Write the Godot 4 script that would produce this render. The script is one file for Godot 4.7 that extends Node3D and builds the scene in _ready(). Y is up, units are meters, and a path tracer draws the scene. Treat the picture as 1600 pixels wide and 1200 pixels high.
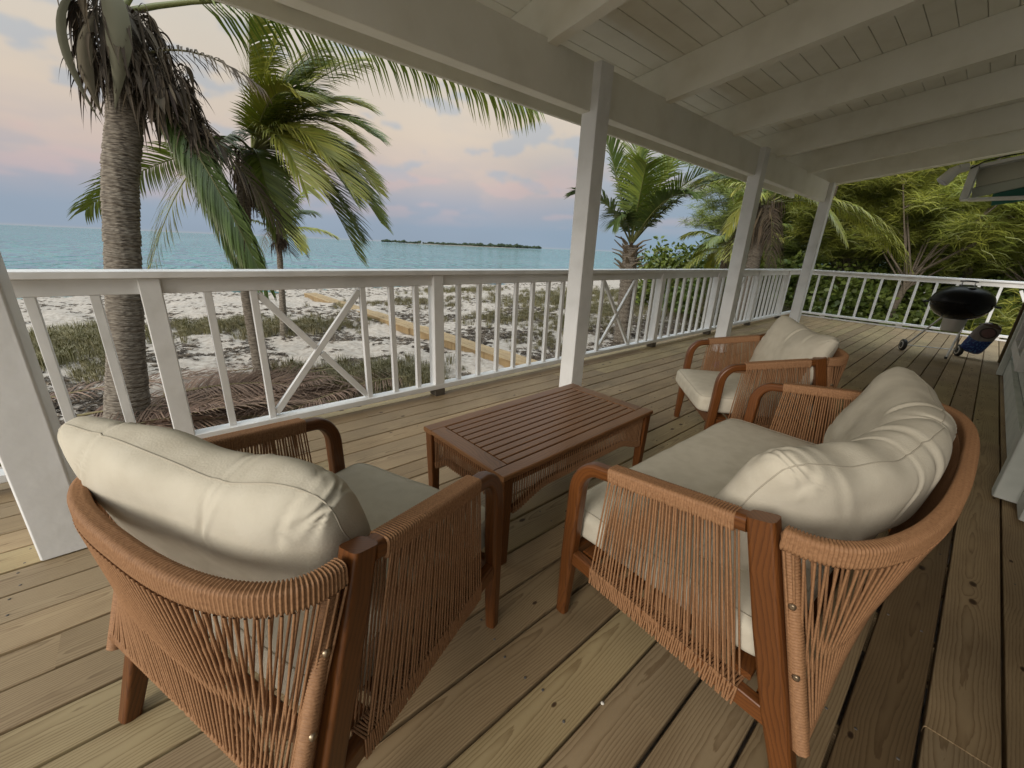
extends Node3D
# A seaside porch at dusk: deck, posts and roof, rope-backed seats, beach with coconut palms, sea and island.

const EYE := 1.22
var rng := RandomNumberGenerator.new()
var taken := {}
var M := {}

# ------------------------------------------------------------------ mesh accumulator
class Acc:
	var v := PackedVector3Array()
	var n := PackedVector3Array()
	var t := PackedVector2Array()
	var c := PackedColorArray()
	var i := PackedInt32Array()
	var col := Color(1, 1, 1)

	func vert(p: Vector3, nn: Vector3, uv := Vector2.ZERO) -> int:
		v.append(p); n.append(nn); t.append(uv); c.append(col)
		return v.size() - 1

	func tri(a: int, b: int, d: int) -> void:
		var g := (v[b] - v[a]).cross(v[d] - v[a])
		if g.dot(n[a] + n[b] + n[d]) > 0.0:
			i.append(a); i.append(d); i.append(b)
		else:
			i.append(a); i.append(b); i.append(d)

	func quad(a: int, b: int, d: int, e: int) -> void:
		tri(a, b, d); tri(a, d, e)

	func flat(ps: Array, nn: Vector3, uvs := []) -> void:
		var s := v.size()
		for k in ps.size():
			vert(ps[k], nn, uvs[k] if uvs.size() else Vector2(ps[k].x, ps[k].z))
		for k in range(1, ps.size() - 1):
			tri(s, s + k, s + k + 1)

	# a rounded-rectangle (r = corner radius) swept along points; across = side vector of every ring
	func sweep(pts: Array, across: Array, ws: Array, hs: Array, r: float, corner := 1, caps := true, closed := false, uoff := 0.0, vspan := -1.0) -> void:
		var m := pts.size()
		var prof := []
		var rings := []
		var length := uoff
		for k in m:
			var tan: Vector3
			if closed:
				tan = pts[(k + 1) % m] - pts[(k + m - 1) % m]
			else:
				tan = pts[mini(k + 1, m - 1)] - pts[maxi(k - 1, 0)]
			tan = tan.normalized()
			var sd: Vector3 = across[k] - tan * across[k].dot(tan)
			sd = sd.normalized()
			var up := tan.cross(sd).normalized()
			var w: float = ws[k] * 0.5
			var h: float = hs[k] * 0.5
			var rr := minf(r, minf(w, h) * 0.98)
			if k > 0:
				length += (pts[k] - pts[k - 1]).length()
			var k0 := maxi(k - 1, 0)
			var k1 := mini(k + 1, m - 1)
			var grow: float = (hs[k1] - hs[k0]) * 0.5 / maxf((pts[k1] - pts[k0]).length(), 1e-5)
			var ring := []
			for q in 4:
				var sx := 1.0 if q == 0 or q == 3 else -1.0
				var sy := 1.0 if q < 2 else -1.0
				for j in corner + 1:
					var a := (q + float(j) / corner) * PI * 0.5
					var dx := cos(a)
					var dy := sin(a)
					var off := sd * (sx * (w - rr) + dx * rr) + up * (sy * (h - rr) + dy * rr)
					var nn := sd * dx + up * dy
					if corner == 1:
						nn = (sd * (dx * 0.85 + (0.15 if absf(dx) > 0.5 else 0.0) * sx) + up * dy).normalized()
					nn = (nn - tan * clampf(grow, -1.2, 1.2)).normalized()
					var vv := 0.0
					if vspan > 0.0:
						vv = (off.dot(sd) / (2.0 * w) + 0.5) * vspan
					else:
						vv = (off.dot(sd) + off.dot(up)) / 0.16
					ring.append(vert(pts[k] + off, nn, Vector2(length, vv)))
			rings.append(ring)
		var cnt: int = rings[0].size()
		for k in (m if closed else m - 1):
			var a: Array = rings[k]
			var b: Array = rings[(k + 1) % m]
			for q in cnt:
				quad(a[q], a[(q + 1) % cnt], b[(q + 1) % cnt], b[q])
		if caps and not closed:
			for e in [0, m - 1]:
				var dir: Vector3 = (pts[0] - pts[1]) if e == 0 else (pts[m - 1] - pts[m - 2])
				dir = dir.normalized()
				var s := v.size()
				for q in cnt:
					vert(v[rings[e][q]], dir, t[rings[e][q]])
				for q in range(1, cnt - 1):
					tri(s, s + q, s + q + 1)

	func bar(a: Vector3, b: Vector3, across: Vector3, w: float, h: float, r := 0.004, uoff := 0.0, vspan := -1.0) -> void:
		sweep([a, b], [across, across], [w, w], [h, h], r, 1, true, false, uoff, vspan)

	# a box from corner to corner, long axis found by itself
	func box(lo: Vector3, hi: Vector3, r := 0.004, uoff := 0.0, vspan := -1.0) -> void:
		var s := hi - lo
		var m := (lo + hi) * 0.5
		if s.x >= s.y and s.x >= s.z:
			bar(Vector3(lo.x, m.y, m.z), Vector3(hi.x, m.y, m.z), Vector3(0, 0, 1), s.z, s.y, r, uoff, vspan)
		elif s.y >= s.z:
			bar(Vector3(m.x, lo.y, m.z), Vector3(m.x, hi.y, m.z), Vector3(1, 0, 0), s.x, s.z, r, uoff, vspan)
		else:
			bar(Vector3(m.x, m.y, lo.z), Vector3(m.x, m.y, hi.z), Vector3(1, 0, 0), s.x, s.y, r, uoff, vspan)

	func tube(pts: Array, rads: Array, sides := 8, caps := true) -> void:
		var m := pts.size()
		var t0: Vector3 = (pts[1] - pts[0]).normalized()
		var sd := t0.cross(Vector3.UP if absf(t0.y) < 0.9 else Vector3.RIGHT).normalized()
		var rings := []
		var len_ := 0.0
		for k in m:
			var tan: Vector3 = (pts[mini(k + 1, m - 1)] - pts[maxi(k - 1, 0)]).normalized()
			sd = (sd - tan * sd.dot(tan)).normalized()
			var up := tan.cross(sd)
			var k0 := maxi(k - 1, 0)
			var k1 := mini(k + 1, m - 1)
			var grow: float = clampf((rads[k1] - rads[k0]) / maxf((pts[k1] - pts[k0]).length(), 1e-5), -1.5, 1.5)
			if k > 0:
				len_ += (pts[k] - pts[k - 1]).length()
			var ring := []
			for q in sides + 1:
				var a := TAU * q / sides
				var d := sd * cos(a) + up * sin(a)
				ring.append(vert(pts[k] + d * rads[k], (d - tan * grow).normalized(), Vector2(len_, float(q) / sides)))
			rings.append(ring)
		for k in m - 1:
			for q in sides:
				quad(rings[k][q], rings[k][q + 1], rings[k + 1][q + 1], rings[k + 1][q])
		if caps:
			for e in [0, m - 1]:
				var dir: Vector3 = ((pts[0] - pts[1]) if e == 0 else (pts[m - 1] - pts[m - 2])).normalized()
				var s := v.size()
				for q in sides:
					vert(v[rings[e][q]], dir, t[rings[e][q]])
				for q in range(1, sides - 1):
					tri(s, s + q, s + q + 1)

	# one straight strand, cheap: smooth sides, no caps
	func strand(a: Vector3, b: Vector3, r: float, sides := 5) -> void:
		var tan := (b - a).normalized()
		var sd := tan.cross(Vector3.RIGHT if absf(tan.x) < 0.7 else Vector3.FORWARD).normalized()
		var up := tan.cross(sd)
		var s := v.size()
		for q in sides:
			var ang := TAU * q / sides
			var d := sd * cos(ang) + up * sin(ang)
			vert(a + d * r, d); vert(b + d * r, d)
		for q in sides:
			var k := s + q * 2
			var l := s + ((q + 1) % sides) * 2
			quad(k, l, l + 1, k + 1)

	# grid of points rows x cols, smooth normals; sgn turns the normals
	func grid(p: PackedVector3Array, rows: int, cols: int, sgn := 1.0, uvs := PackedVector2Array(), wrap := false) -> void:
		var s := v.size()
		for r in rows:
			for q in cols:
				var ql := q - 1
				var qr := q + 1
				if wrap:
					ql = (q - 1 + cols - 1) % (cols - 1)
					qr = (q + 1) % (cols - 1)
				else:
					ql = maxi(ql, 0)
					qr = mini(qr, cols - 1)
				var du := p[r * cols + qr] - p[r * cols + ql]
				var dv := p[mini(r + 1, rows - 1) * cols + q] - p[maxi(r - 1, 0) * cols + q]
				var nn := du.cross(dv).normalized() * sgn
				vert(p[r * cols + q], nn, uvs[r * cols + q] if uvs.size() else Vector2(q, r))
		for r in rows - 1:
			for q in cols - 1:
				var a := s + r * cols + q
				quad(a, a + 1, a + cols + 1, a + cols)

	# profile (radius, height) turned round the y axis
	func lathe(prof: Array, sides := 32, at := Vector3.ZERO) -> void:
		var p := PackedVector3Array()
		for k in prof:
			for q in sides + 1:
				var a := TAU * q / sides
				p.append(at + Vector3(cos(a) * k.x, k.y, sin(a) * k.x))
		grid(p, prof.size(), sides + 1, -1.0, PackedVector2Array(), true)

	func mesh() -> ArrayMesh:
		var a := []
		a.resize(Mesh.ARRAY_MAX)
		a[Mesh.ARRAY_VERTEX] = v
		a[Mesh.ARRAY_NORMAL] = n
		a[Mesh.ARRAY_TEX_UV] = t
		a[Mesh.ARRAY_COLOR] = c
		a[Mesh.ARRAY_INDEX] = i
		var m := ArrayMesh.new()
		m.add_surface_from_arrays(Mesh.PRIMITIVE_TRIANGLES, a)
		return m


# ------------------------------------------------------------------ naming helpers
func numbered(called: String) -> String:
	var k: int = taken.get(called, 0)
	taken[called] = k + 1
	return called if k == 0 else "%s_%03d" % [called, k]

func tag(o: Node3D, label: String, category: String, group := "") -> Node3D:
	o.set_meta("label", label)
	o.set_meta("category", category)
	if group:
		o.set_meta("group", group)
	return o

func thing(called: String, label: String, category: String, at := Vector3.ZERO, turn := 0.0, group := "") -> Node3D:
	var o := Node3D.new()
	o.name = numbered(called)
	add_child(o)
	o.position = at
	o.rotation.y = turn
	return tag(o, label, category, group)

func setting(called: String) -> Node3D:
	var o := Node3D.new()
	o.name = numbered(called)
	add_child(o)
	o.set_meta("kind", "structure")
	return o

func part(called: String, mesh: Mesh, mat: Material, parent: Node3D, at := Vector3.ZERO) -> MeshInstance3D:
	var o := MeshInstance3D.new()
	o.mesh = mesh
	o.material_override = mat
	o.position = at
	if parent == self:
		o.name = numbered(called)
	else:
		var k := 0
		var nm := called
		while parent.has_node(NodePath(nm)):
			k += 1
			nm = "%s_%03d" % [called, k]
		o.name = nm
	parent.add_child(o, true)
	return o

# many alike pieces of one parent: the number is kept by the caller, so that no search is needed
func piece(called: String, k: int, mesh: Mesh, mat: Material, parent: Node3D, xf: Transform3D) -> MeshInstance3D:
	var o := MeshInstance3D.new()
	o.mesh = mesh
	o.material_override = mat
	o.transform = xf
	o.name = called if k == 0 else "%s_%03d" % [called, k]
	parent.add_child(o, true)
	return o

func scatter(called: String, mesh: Mesh, mat: Material, xfs: Array, cols: Array, parent: Node3D) -> MultiMeshInstance3D:
	var mm := MultiMesh.new()
	mm.transform_format = MultiMesh.TRANSFORM_3D
	mm.use_colors = true
	mm.mesh = mesh
	mm.instance_count = xfs.size()
	for k in xfs.size():
		mm.set_instance_transform(k, xfs[k])
		mm.set_instance_color(k, cols[k])
	var o := MultiMeshInstance3D.new()
	o.multimesh = mm
	o.material_override = mat
	o.name = numbered(called) if parent == self else called
	parent.add_child(o, true)
	return o

func lin(r: float, g: float, b: float) -> Color:
	return Color(r, g, b).linear_to_srgb()

# ------------------------------------------------------------------ textures
func noise(sd: int, freq: float, oct := 4, type := FastNoiseLite.TYPE_SIMPLEX_SMOOTH) -> FastNoiseLite:
	var f := FastNoiseLite.new()
	f.seed = sd
	f.noise_type = type
	f.frequency = freq
	f.fractal_type = FastNoiseLite.FRACTAL_FBM if oct > 1 else FastNoiseLite.FRACTAL_NONE
	f.fractal_octaves = maxi(oct, 1)
	return f

func noise_tex(sd: int, freq: float, oct: int, size: int, ramp: Array, normal := 0.0) -> NoiseTexture2D:
	var t := NoiseTexture2D.new()
	t.width = size
	t.height = size
	t.seamless = true
	t.seamless_blend_skirt = 0.3
	t.noise = noise(sd, freq, oct)
	if normal > 0.0:
		t.as_normal_map = true
		t.bump_strength = normal
	elif ramp.size():
		var g := Gradient.new()
		var offs := PackedFloat32Array()
		var cs := PackedColorArray()
		for r in ramp:
			offs.append(r[0]); cs.append(r[1])
		g.offsets = offs
		g.colors = cs
		t.color_ramp = g
	return t

# flat-sawn board: rings cut lengthwise, knots, weathering. u along 2.4 m, v across the board
func wood_tex(sd: int, W: int, H: int, long_m: float, wide_m: float, ring: float, light: Color, dark: Color, depth: float, knots: int, wander: float, stain: float) -> ImageTexture:
	var r := RandomNumberGenerator.new()
	r.seed = sd
	var n1 := noise(sd, 1.0, 2)
	var n2 := noise(sd + 7, 1.0, 3)
	var n3 := noise(sd + 13, 1.0, 2)
	var data := PackedByteArray()
	data.resize(W * H * 3)
	var ks := []
	for k in knots:
		ks.append(Vector3(r.randf_range(0.08, 0.92) * long_m, r.randf_range(-0.4, 0.4) * wide_m, r.randf_range(0.006, 0.013)))
	var c0 := r.randf_range(-0.35, 0.35) * wide_m
	var h0 := depth * r.randf_range(0.6, 1.5)
	var tilt := r.randf_range(0.018, 0.045)
	var u0 := long_m * 0.5
	for x in W:
		var u := float(x) / W * long_m
		var edge := minf(u, long_m - u) / 0.12   # fades the wander so that the ends meet
		edge = clampf(edge, 0.0, 1.0)
		var h := h0 * 0.4 + tilt * absf(u - u0) + wander * n1.get_noise_2d(u * 1.1, 3.3) * edge + wander * 0.25 * n1.get_noise_2d(u * 4.1, 9.0) * edge
		var cc := c0 + 0.03 * n1.get_noise_2d(u * 0.8, 20.0) * edge
		var tone := 1.0 + 0.10 * n1.get_noise_2d(u * 1.5, 40.0) * edge
		for y in H:
			var w := (float(y) / H - 0.5) * wide_m
			var d := w - cc
			var kd := 0.0
			var kcol := 0.0
			for k in ks:
				var dx: float = (u - k.x) * 0.55
				var dy: float = w - k.y
				var dist := sqrt(dx * dx + dy * dy)
				if dist < 0.09:
					kd += k.z * 1.6 * exp(-dist / (k.z * 1.5))
					if dist < k.z:
						kcol = maxf(kcol, 1.0 - pow(dist / k.z, 4.0))
			var rad := sqrt(d * d + h * h) + kd + 0.0016 * n2.get_noise_2d(u * 9.0, w * 70.0)
			var f := fposmod(rad / ring, 1.0)
			var late := f * f * f
			if f > 0.93:
				late *= (1.0 - f) / 0.07
			var fib := n3.get_noise_2d(u * 30.0, w * 900.0)
			var blot := n2.get_noise_2d(u * 2.0 + 50.0, w * 9.0)
			var mixv := clampf(late * 0.70 + 0.14 * fib + stain * maxf(blot, 0.0), 0.0, 1.0)
			var cr := lerpf(light.r, dark.r, mixv)
			var cg := lerpf(light.g, dark.g, mixv)
			var cb := lerpf(light.b, dark.b, mixv)
			if kcol > 0.0:
				cr = lerpf(cr, dark.r * 0.62, kcol); cg = lerpf(cg, dark.g * 0.55, kcol); cb = lerpf(cb, dark.b * 0.5, kcol)
			var at := (y * W + x) * 3
			var tt := tone * (1.0 + 0.05 * fib)
			data[at] = clampi(int(cr * tt * 255.0), 0, 255)
			data[at + 1] = clampi(int(cg * tt * 255.0), 0, 255)
			data[at + 2] = clampi(int(cb * tt * 255.0), 0, 255)
	return ImageTexture.create_from_image(Image.create_from_data(W, H, false, Image.FORMAT_RGB8, data))

func mat(color: Color, rough := 0.6, tex: Texture2D = null, uv := Vector3.ONE, tri := false) -> StandardMaterial3D:
	var m := StandardMaterial3D.new()
	m.albedo_color = color
	m.roughness = rough
	if tex:
		m.albedo_texture = tex
	m.uv1_scale = uv
	if tri:
		m.uv1_triplanar = true
		m.uv1_world_triplanar = true
	return m

func bump(m: StandardMaterial3D, tex: Texture2D, scale: float) -> StandardMaterial3D:
	m.normal_enabled = true
	m.normal_texture = tex
	m.normal_scale = scale
	return m

func leaf_mat(rough := 0.5) -> StandardMaterial3D:
	var m := mat(Color.WHITE, rough)
	m.vertex_color_use_as_albedo = true
	m.cull_mode = BaseMaterial3D.CULL_DISABLED
	m.backlight_enabled = true
	m.backlight = Color(0.48, 0.52, 0.20)
	return m

func make_materials() -> void:
	var paintn := noise_tex(5, 0.02, 4, 512, [], 1.2)
	M.paint = bump(mat(Color.WHITE, 0.45, noise_tex(3, 0.008, 4, 512, [[0.0, lin(0.66, 0.66, 0.64)], [0.45, lin(0.76, 0.76, 0.745)], [1.0, lin(0.80, 0.80, 0.79)]]), Vector3(0.7, 0.7, 0.7), true), paintn, 0.5)
	M.ceiling = bump(mat(Color.WHITE, 0.6, noise_tex(8, 0.008, 4, 512, [[0.0, lin(0.72, 0.70, 0.60)], [0.5, lin(0.80, 0.785, 0.69)], [1.0, lin(0.83, 0.815, 0.73)]]), Vector3(0.6, 0.6, 0.6), true), paintn, 0.5)  # cream tint also carries warm light bounced up from the deck
	M.siding = bump(mat(Color.WHITE, 0.6, noise_tex(9, 0.01, 4, 512, [[0.0, lin(0.50, 0.53, 0.49)], [0.5, lin(0.62, 0.65, 0.60)], [1.0, lin(0.70, 0.72, 0.67)]]), Vector3(0.7, 0.7, 0.7), true), paintn, 0.4)
	M.deck = []
	var tones := [lin(0.86, 0.86, 0.86), lin(1.0, 0.98, 0.95), lin(0.78, 0.76, 0.72), lin(0.95, 0.99, 0.9)]
	for k in 4:
		var tx := wood_tex(100 + k * 11, 1280, 160, 2.44, 0.146, 0.0075, Color(0.655, 0.572, 0.445), Color(0.425, 0.335, 0.23), 0.02, 2 + k % 2, 0.012, 0.30)
		for q in 2:
			M.deck.append(mat(tones[(k + q * 2) % 4], 0.62, tx, Vector3(1.0 / 2.44, 1, 1)))
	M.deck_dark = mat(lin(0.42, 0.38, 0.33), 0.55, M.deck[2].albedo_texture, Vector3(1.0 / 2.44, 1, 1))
	M.teak = []
	for k in 2:
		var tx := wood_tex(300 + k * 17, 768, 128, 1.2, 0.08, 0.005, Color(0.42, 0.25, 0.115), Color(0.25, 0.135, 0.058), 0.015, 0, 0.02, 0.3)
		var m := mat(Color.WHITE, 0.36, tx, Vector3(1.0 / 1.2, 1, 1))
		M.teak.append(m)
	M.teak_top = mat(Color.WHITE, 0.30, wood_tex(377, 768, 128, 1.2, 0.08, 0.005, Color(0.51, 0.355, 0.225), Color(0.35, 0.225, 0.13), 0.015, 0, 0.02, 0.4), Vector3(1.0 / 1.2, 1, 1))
	M.rope = mat(Color.WHITE, 0.72, noise_tex(21, 0.05, 3, 256, [[0.0, lin(0.20, 0.098, 0.043)], [0.5, lin(0.295, 0.15, 0.068)], [1.0, lin(0.38, 0.205, 0.10)]]), Vector3(9, 9, 9), true)
	M.rope_dark = mat(Color.WHITE, 0.72, noise_tex(22, 0.05, 3, 256, [[0.0, lin(0.17, 0.085, 0.042)], [1.0, lin(0.30, 0.155, 0.08)]]), Vector3(9, 9, 9), true)
	M.cloth = bump(mat(Color.WHITE, 0.9, noise_tex(31, 0.012, 4, 512, [[0.0, lin(0.50, 0.455, 0.36)], [0.5, lin(0.55, 0.505, 0.405)], [1.0, lin(0.59, 0.545, 0.445)]]), Vector3(2, 2, 2), true), noise_tex(33, 0.35, 2, 256, [], 2.0), 0.18)
	M.cloth.uv1_world_triplanar = false
	M.seam = mat(lin(0.42, 0.38, 0.30), 0.9)
	M.bark = bump(mat(Color.WHITE, 0.9, noise_tex(41, 0.03, 5, 512, [[0.0, lin(0.025, 0.020, 0.015)], [0.36, lin(0.07, 0.055, 0.042)], [0.5, lin(0.16, 0.132, 0.10)], [0.62, lin(0.24, 0.205, 0.16)], [1.0, lin(0.36, 0.32, 0.26)]]), Vector3(0.9, 6.0, 0.9), true), noise_tex(42, 0.03, 5, 512, [], 6.0), 1.0)
	M.twig = mat(Color.WHITE, 0.9, noise_tex(45, 0.03, 4, 256, [[0.0, lin(0.10, 0.08, 0.055)], [1.0, lin(0.30, 0.25, 0.19)]]), Vector3(3, 3, 3), true)
	M.leaf = leaf_mat(0.42)
	M.dry = leaf_mat(0.85)
	M.dry.backlight = Color(0.12, 0.08, 0.04)
	M.grass = leaf_mat(0.7)
	M.litter = mat(Color.WHITE, 0.95)
	M.litter.vertex_color_use_as_albedo = true
	M.litter.cull_mode = BaseMaterial3D.CULL_DISABLED
	M.sand = bump(mat(Color.WHITE, 0.95, noise_tex(51, 0.02, 5, 1024, [[0.0, lin(0.17, 0.14, 0.11)], [0.32, lin(0.29, 0.25, 0.205)], [0.6, lin(0.36, 0.315, 0.265)], [1.0, lin(0.42, 0.375, 0.32)]]), Vector3(0.35, 0.35, 0.35), true), noise_tex(52, 0.03, 5, 1024, [], 5.0), 0.8)
	var sea := mat(lin(0.085, 0.205, 0.21), 0.06)
	bump(sea, noise_tex(61, 0.022, 5, 1024, [], 20.0), 1.6)
	sea.uv1_scale = Vector3(1.0, 1.0, 1.0)
	M.sea = sea
	M.black = mat(lin(0.004, 0.004, 0.005), 0.10)
	M.black.metallic_specular = 0.35
	M.plastic = mat(lin(0.012, 0.012, 0.012), 0.5)
	M.steel = mat(lin(0.55, 0.55, 0.54), 0.35)
	M.steel.metallic = 0.9
	M.alu = mat(lin(0.50, 0.48, 0.45), 0.45)
	M.alu.metallic = 0.7
	M.screw = mat(lin(0.32, 0.24, 0.16), 0.35)
	M.screw.metallic = 0.8
	M.dark_gap = mat(lin(0.02, 0.018, 0.015), 0.9)

# ------------------------------------------------------------------ sky
func sky_color(az: float, el: float, n1: FastNoiseLite, n2: FastNoiseLite) -> Color:
	var stops := [[-5.0, Color(0.135, 0.17, 0.21)], [2.0, Color(0.15, 0.185, 0.23)], [4.5, Color(0.205, 0.205, 0.23)], [7.5, Color(0.305, 0.25, 0.225)], [12.0, Color(0.335, 0.285, 0.235)], [20.0, Color(0.325, 0.30, 0.26)], [32.0, Color(0.32, 0.335, 0.325)], [45.0, Color(0.68, 0.75, 0.79)], [65.0, Color(1.12, 1.24, 1.34)], [90.0, Color(1.32, 1.48, 1.62)]]  # highest stops are out of view, kept bright to light the porch
	var c: Color = stops[0][1]
	for k in stops.size() - 1:
		if el >= stops[k][0]:
			c = stops[k][1].lerp(stops[k + 1][1], clampf((el - stops[k][0]) / (stops[k + 1][0] - stops[k][0]), 0.0, 1.0))
	# the dusk side opposite the glow is greyer and bluer low down
	var left := smoothstep(14.0, -8.0, az) * smoothstep(-150.0, -110.0, az)
	var low := smoothstep(15.0, 9.0, el)
	c = c.lerp(Color(0.125, 0.18, 0.23), left * low * 0.85)
	c = c.lerp(Color(0.25, 0.28, 0.275), left * smoothstep(20.0, 27.0, el) * smoothstep(60.0, 40.0, el) * 0.8)
	var ar := deg_to_rad(az)
	var flatv := Vector3(sin(ar) * 2.2, el * 0.14, -cos(ar) * 2.2)
	var wv := n2.get_noise_3dv(flatv * 1.7)
	var a := n1.get_noise_3dv(flatv + Vector3(wv, wv * 0.6, 0.0) * 0.35)
	var b := n2.get_noise_3dv(flatv * Vector3(1.6, 2.2, 1.6) + Vector3(9, 0, 0))
	var cl := smoothstep(0.02, 0.30, a + 0.12 * b)
	var amount := cl * (0.07 + 0.5 * smoothstep(12.0, 3.0, el)) * smoothstep(75.0, 35.0, el)
	c = c.lerp(Color(0.155, 0.19, 0.235), amount * 0.8)
	# pink undersides along the low bank
	var pk := smoothstep(0.05, 0.22, b) * smoothstep(1.5, 5.0, el) * smoothstep(12.0, 7.0, el)
	c = c.lerp(Color(0.335, 0.24, 0.225), pk * 0.35)
	# small broken scraps of blue-grey cloud
	var d := n1.get_noise_3dv(flatv * Vector3(3.4, 2.6, 3.4) + Vector3(0, 4, 7))
	var sc := smoothstep(0.16, 0.36, d + 0.35 * b) * smoothstep(5.0, 9.0, el) * smoothstep(30.0, 18.0, el)
	c = c.lerp(Color(0.18, 0.22, 0.265), sc * 0.55)
	var hb := smoothstep(0.0, 0.28, a + 0.5 * b) * smoothstep(16.0, 24.0, el) * smoothstep(58.0, 44.0, el)
	c = c.lerp(Color(0.18, 0.225, 0.26), hb * 0.55)
	# thin high veil
	c = c * 1.0 * (1.0 + 0.07 * n2.get_noise_3dv(flatv * Vector3(0.9, 0.35, 0.9) + Vector3(3, 1, 5)))
	return c

func make_sky() -> ImageTexture:
	var W := 1440
	var H := 720
	var n1 := noise(501, 0.9, 5)
	var n2 := noise(502, 1.1, 4)
	var f := PackedFloat32Array()
	f.resize(W * H * 3)
	for y in H:
		var el := 90.0 - (y + 0.5) / H * 180.0
		if el < -3.0:
			for x in W:
				var at2 := (y * W + x) * 3
				f[at2] = 0.22; f[at2 + 1] = 0.22; f[at2 + 2] = 0.21
			continue
		for x in W:
			var az := ((x + 0.5) / W - 0.5) * 360.0
			var c := sky_color(az, el, n1, n2)
			var at := (y * W + x) * 3
			f[at] = c.r; f[at + 1] = c.g; f[at + 2] = c.b
	return ImageTexture.create_from_image(Image.create_from_data(W, H, false, Image.FORMAT_RGBF, f.to_byte_array()))

# ------------------------------------------------------------------ ground, sea, island
var gn1: FastNoiseLite
var gn2: FastNoiseLite
func ground_y(x: float, z: float) -> float:
	var y := -0.80 + 0.13 * gn1.get_noise_2d(x * 0.22, z * 0.22) + 0.075 * gn1.get_noise_2d(x * 0.8 + 40.0, z * 0.8) + 0.035 * gn2.get_noise_2d(x * 2.6, z * 2.6)
	var near := clampf(1.0 - (absf(x - 4.0) + absf(z + 6.0)) / 60.0, 0.0, 1.0)
	y += 0.016 * near * gn2.get_noise_2d(x * 7.0, z * 7.0 + 11.0)
	if z < -13.0:
		y -= 0.34 * smoothstep(-13.0, -24.0, z) + 0.06 * maxf(0.0, -z - 24.0)
	return maxf(y, -4.0)

func graded(from: float, to: float, mid: float, fine: float, grow: float) -> PackedFloat32Array:
	var a := PackedFloat32Array()
	var x := mid
	while x > from:
		x -= maxf(fine, grow * (mid - x))
		a.append(maxf(x, from))
	a.reverse()
	x = mid
	a.append(mid)
	while x < to:
		x += maxf(fine, grow * (x - mid))
		a.append(minf(x, to))
	return a

func build_ground() -> void:
	var xs := graded(-3000.0, 3000.0, 2.5, 0.11, 0.032)
	var zs := graded(-75.0, 3000.0, -6.5, 0.11, 0.032)
	var p := PackedVector3Array()
	for z in zs:
		for x in xs:
			p.append(Vector3(x, ground_y(x, z), z))
	var a := Acc.new()
	a.grid(p, zs.size(), xs.size(), -1.0)
	var g := part("sand_ground", a.mesh(), M.sand, self)
	g.set_meta("kind", "structure")
	# the sea, from the waterline out past the horizon
	var s := Acc.new()
	var sx := graded(-6000.0, 6000.0, 4.0, 6.0, 0.12)
	var sz := graded(-7000.0, -18.0, -19.0, 1.0, 0.12)
	var q := PackedVector3Array()
	var uv := PackedVector2Array()
	for z in sz:
		for x in sx:
			q.append(Vector3(x, -1.12, z))
			uv.append(Vector2(x / 60.0 + z * 0.003, z / 150.0))
	s.grid(q, sz.size(), sx.size(), -1.0, uv)
	part("sea", s.mesh(), M.sea, self).set_meta("kind", "structure")

func build_island() -> void:
	# a low island far out: sand and rock bank with a belt of trees
	var a0 := deg_to_rad(23.6)
	var a1 := deg_to_rad(45.0)
	var R := 900.0
	var p := PackedVector3Array()
	var rows := 9
	var cols := 60
	var n := noise(71, 0.03, 3)
	for r in rows:
		for q in cols:
			var f := float(q) / (cols - 1)
			var az := lerpf(a0, a1, f)
			var across := (float(r) / (rows - 1) - 0.5) * 2.0
			var hgt := (1.0 - across * across) * sin(PI * clampf(f, 0.02, 0.98)) * (2.2 + 1.0 * n.get_noise_1d(f * 300.0))
			var rad := R + across * 30.0
			p.append(Vector3(sin(az) * rad, -1.4 + hgt, -cos(az) * rad))
	var a := Acc.new()
	a.grid(p, rows, cols, 1.0)
	part("island_bank", a.mesh(), mat(lin(0.16, 0.14, 0.11), 0.9), self).set_meta("kind", "structure")
	var xf := []
	var cs := []
	for k in 1500:
		var f := rng.randf()
		var dens := 0.45 + 0.9 * n.get_noise_1d(f * 420.0 + 9.0) + (0.5 if f > 0.35 else 0.0)
		if rng.randf() > dens:
			continue
		var az := lerpf(a0, a1, lerpf(0.015, 0.985, f))
		var rad := R + rng.randf_range(-16, 16)
		var hh := rng.randf_range(3.0, 6.0) * (0.75 + 0.55 * n.get_noise_1d(f * 700.0)) * (1.2 if f > 0.5 else 0.95)
		var w := rng.randf_range(2.0, 4.5)
		xf.append(Transform3D(Basis(Vector3.UP, rng.randf() * TAU).scaled(Vector3(w, hh, w)), Vector3(sin(az) * rad, -0.2, -cos(az) * rad)))
		cs.append(Color(0.035, 0.06, 0.035).lerp(Color(0.06, 0.08, 0.04), rng.randf()))
	# one far tree: a trunk under a ragged crown of leaf-sized faces
	var t := Acc.new()
	t.strand(Vector3.ZERO, Vector3(0, 0.5, 0), 0.04, 4)
	for k in 90:
		var d := Vector3(rng.randfn(), rng.randfn() * 0.9, rng.randfn()).normalized()
		var c := Vector3(d.x * 0.6, 0.75 + d.y * 0.45, d.z * 0.6) * rng.randf_range(0.7, 1.05)
		var s := rng.randf_range(0.10, 0.24)
		var e1 := Vector3(rng.randfn(), rng.randfn(), rng.randfn()).normalized() * s
		var e2 := d.cross(e1).normalized() * s
		t.flat([c - e1, c + e2, c + e1, c - e2], (d + Vector3(0, 0.4, 0)).normalized())
	var o := scatter("island_trees", t.mesh(), M.litter, xf, cs, self)
	o.set_meta("kind", "stuff")
	tag(o, "dark belt of trees on the low island far out at sea", "trees")

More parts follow.
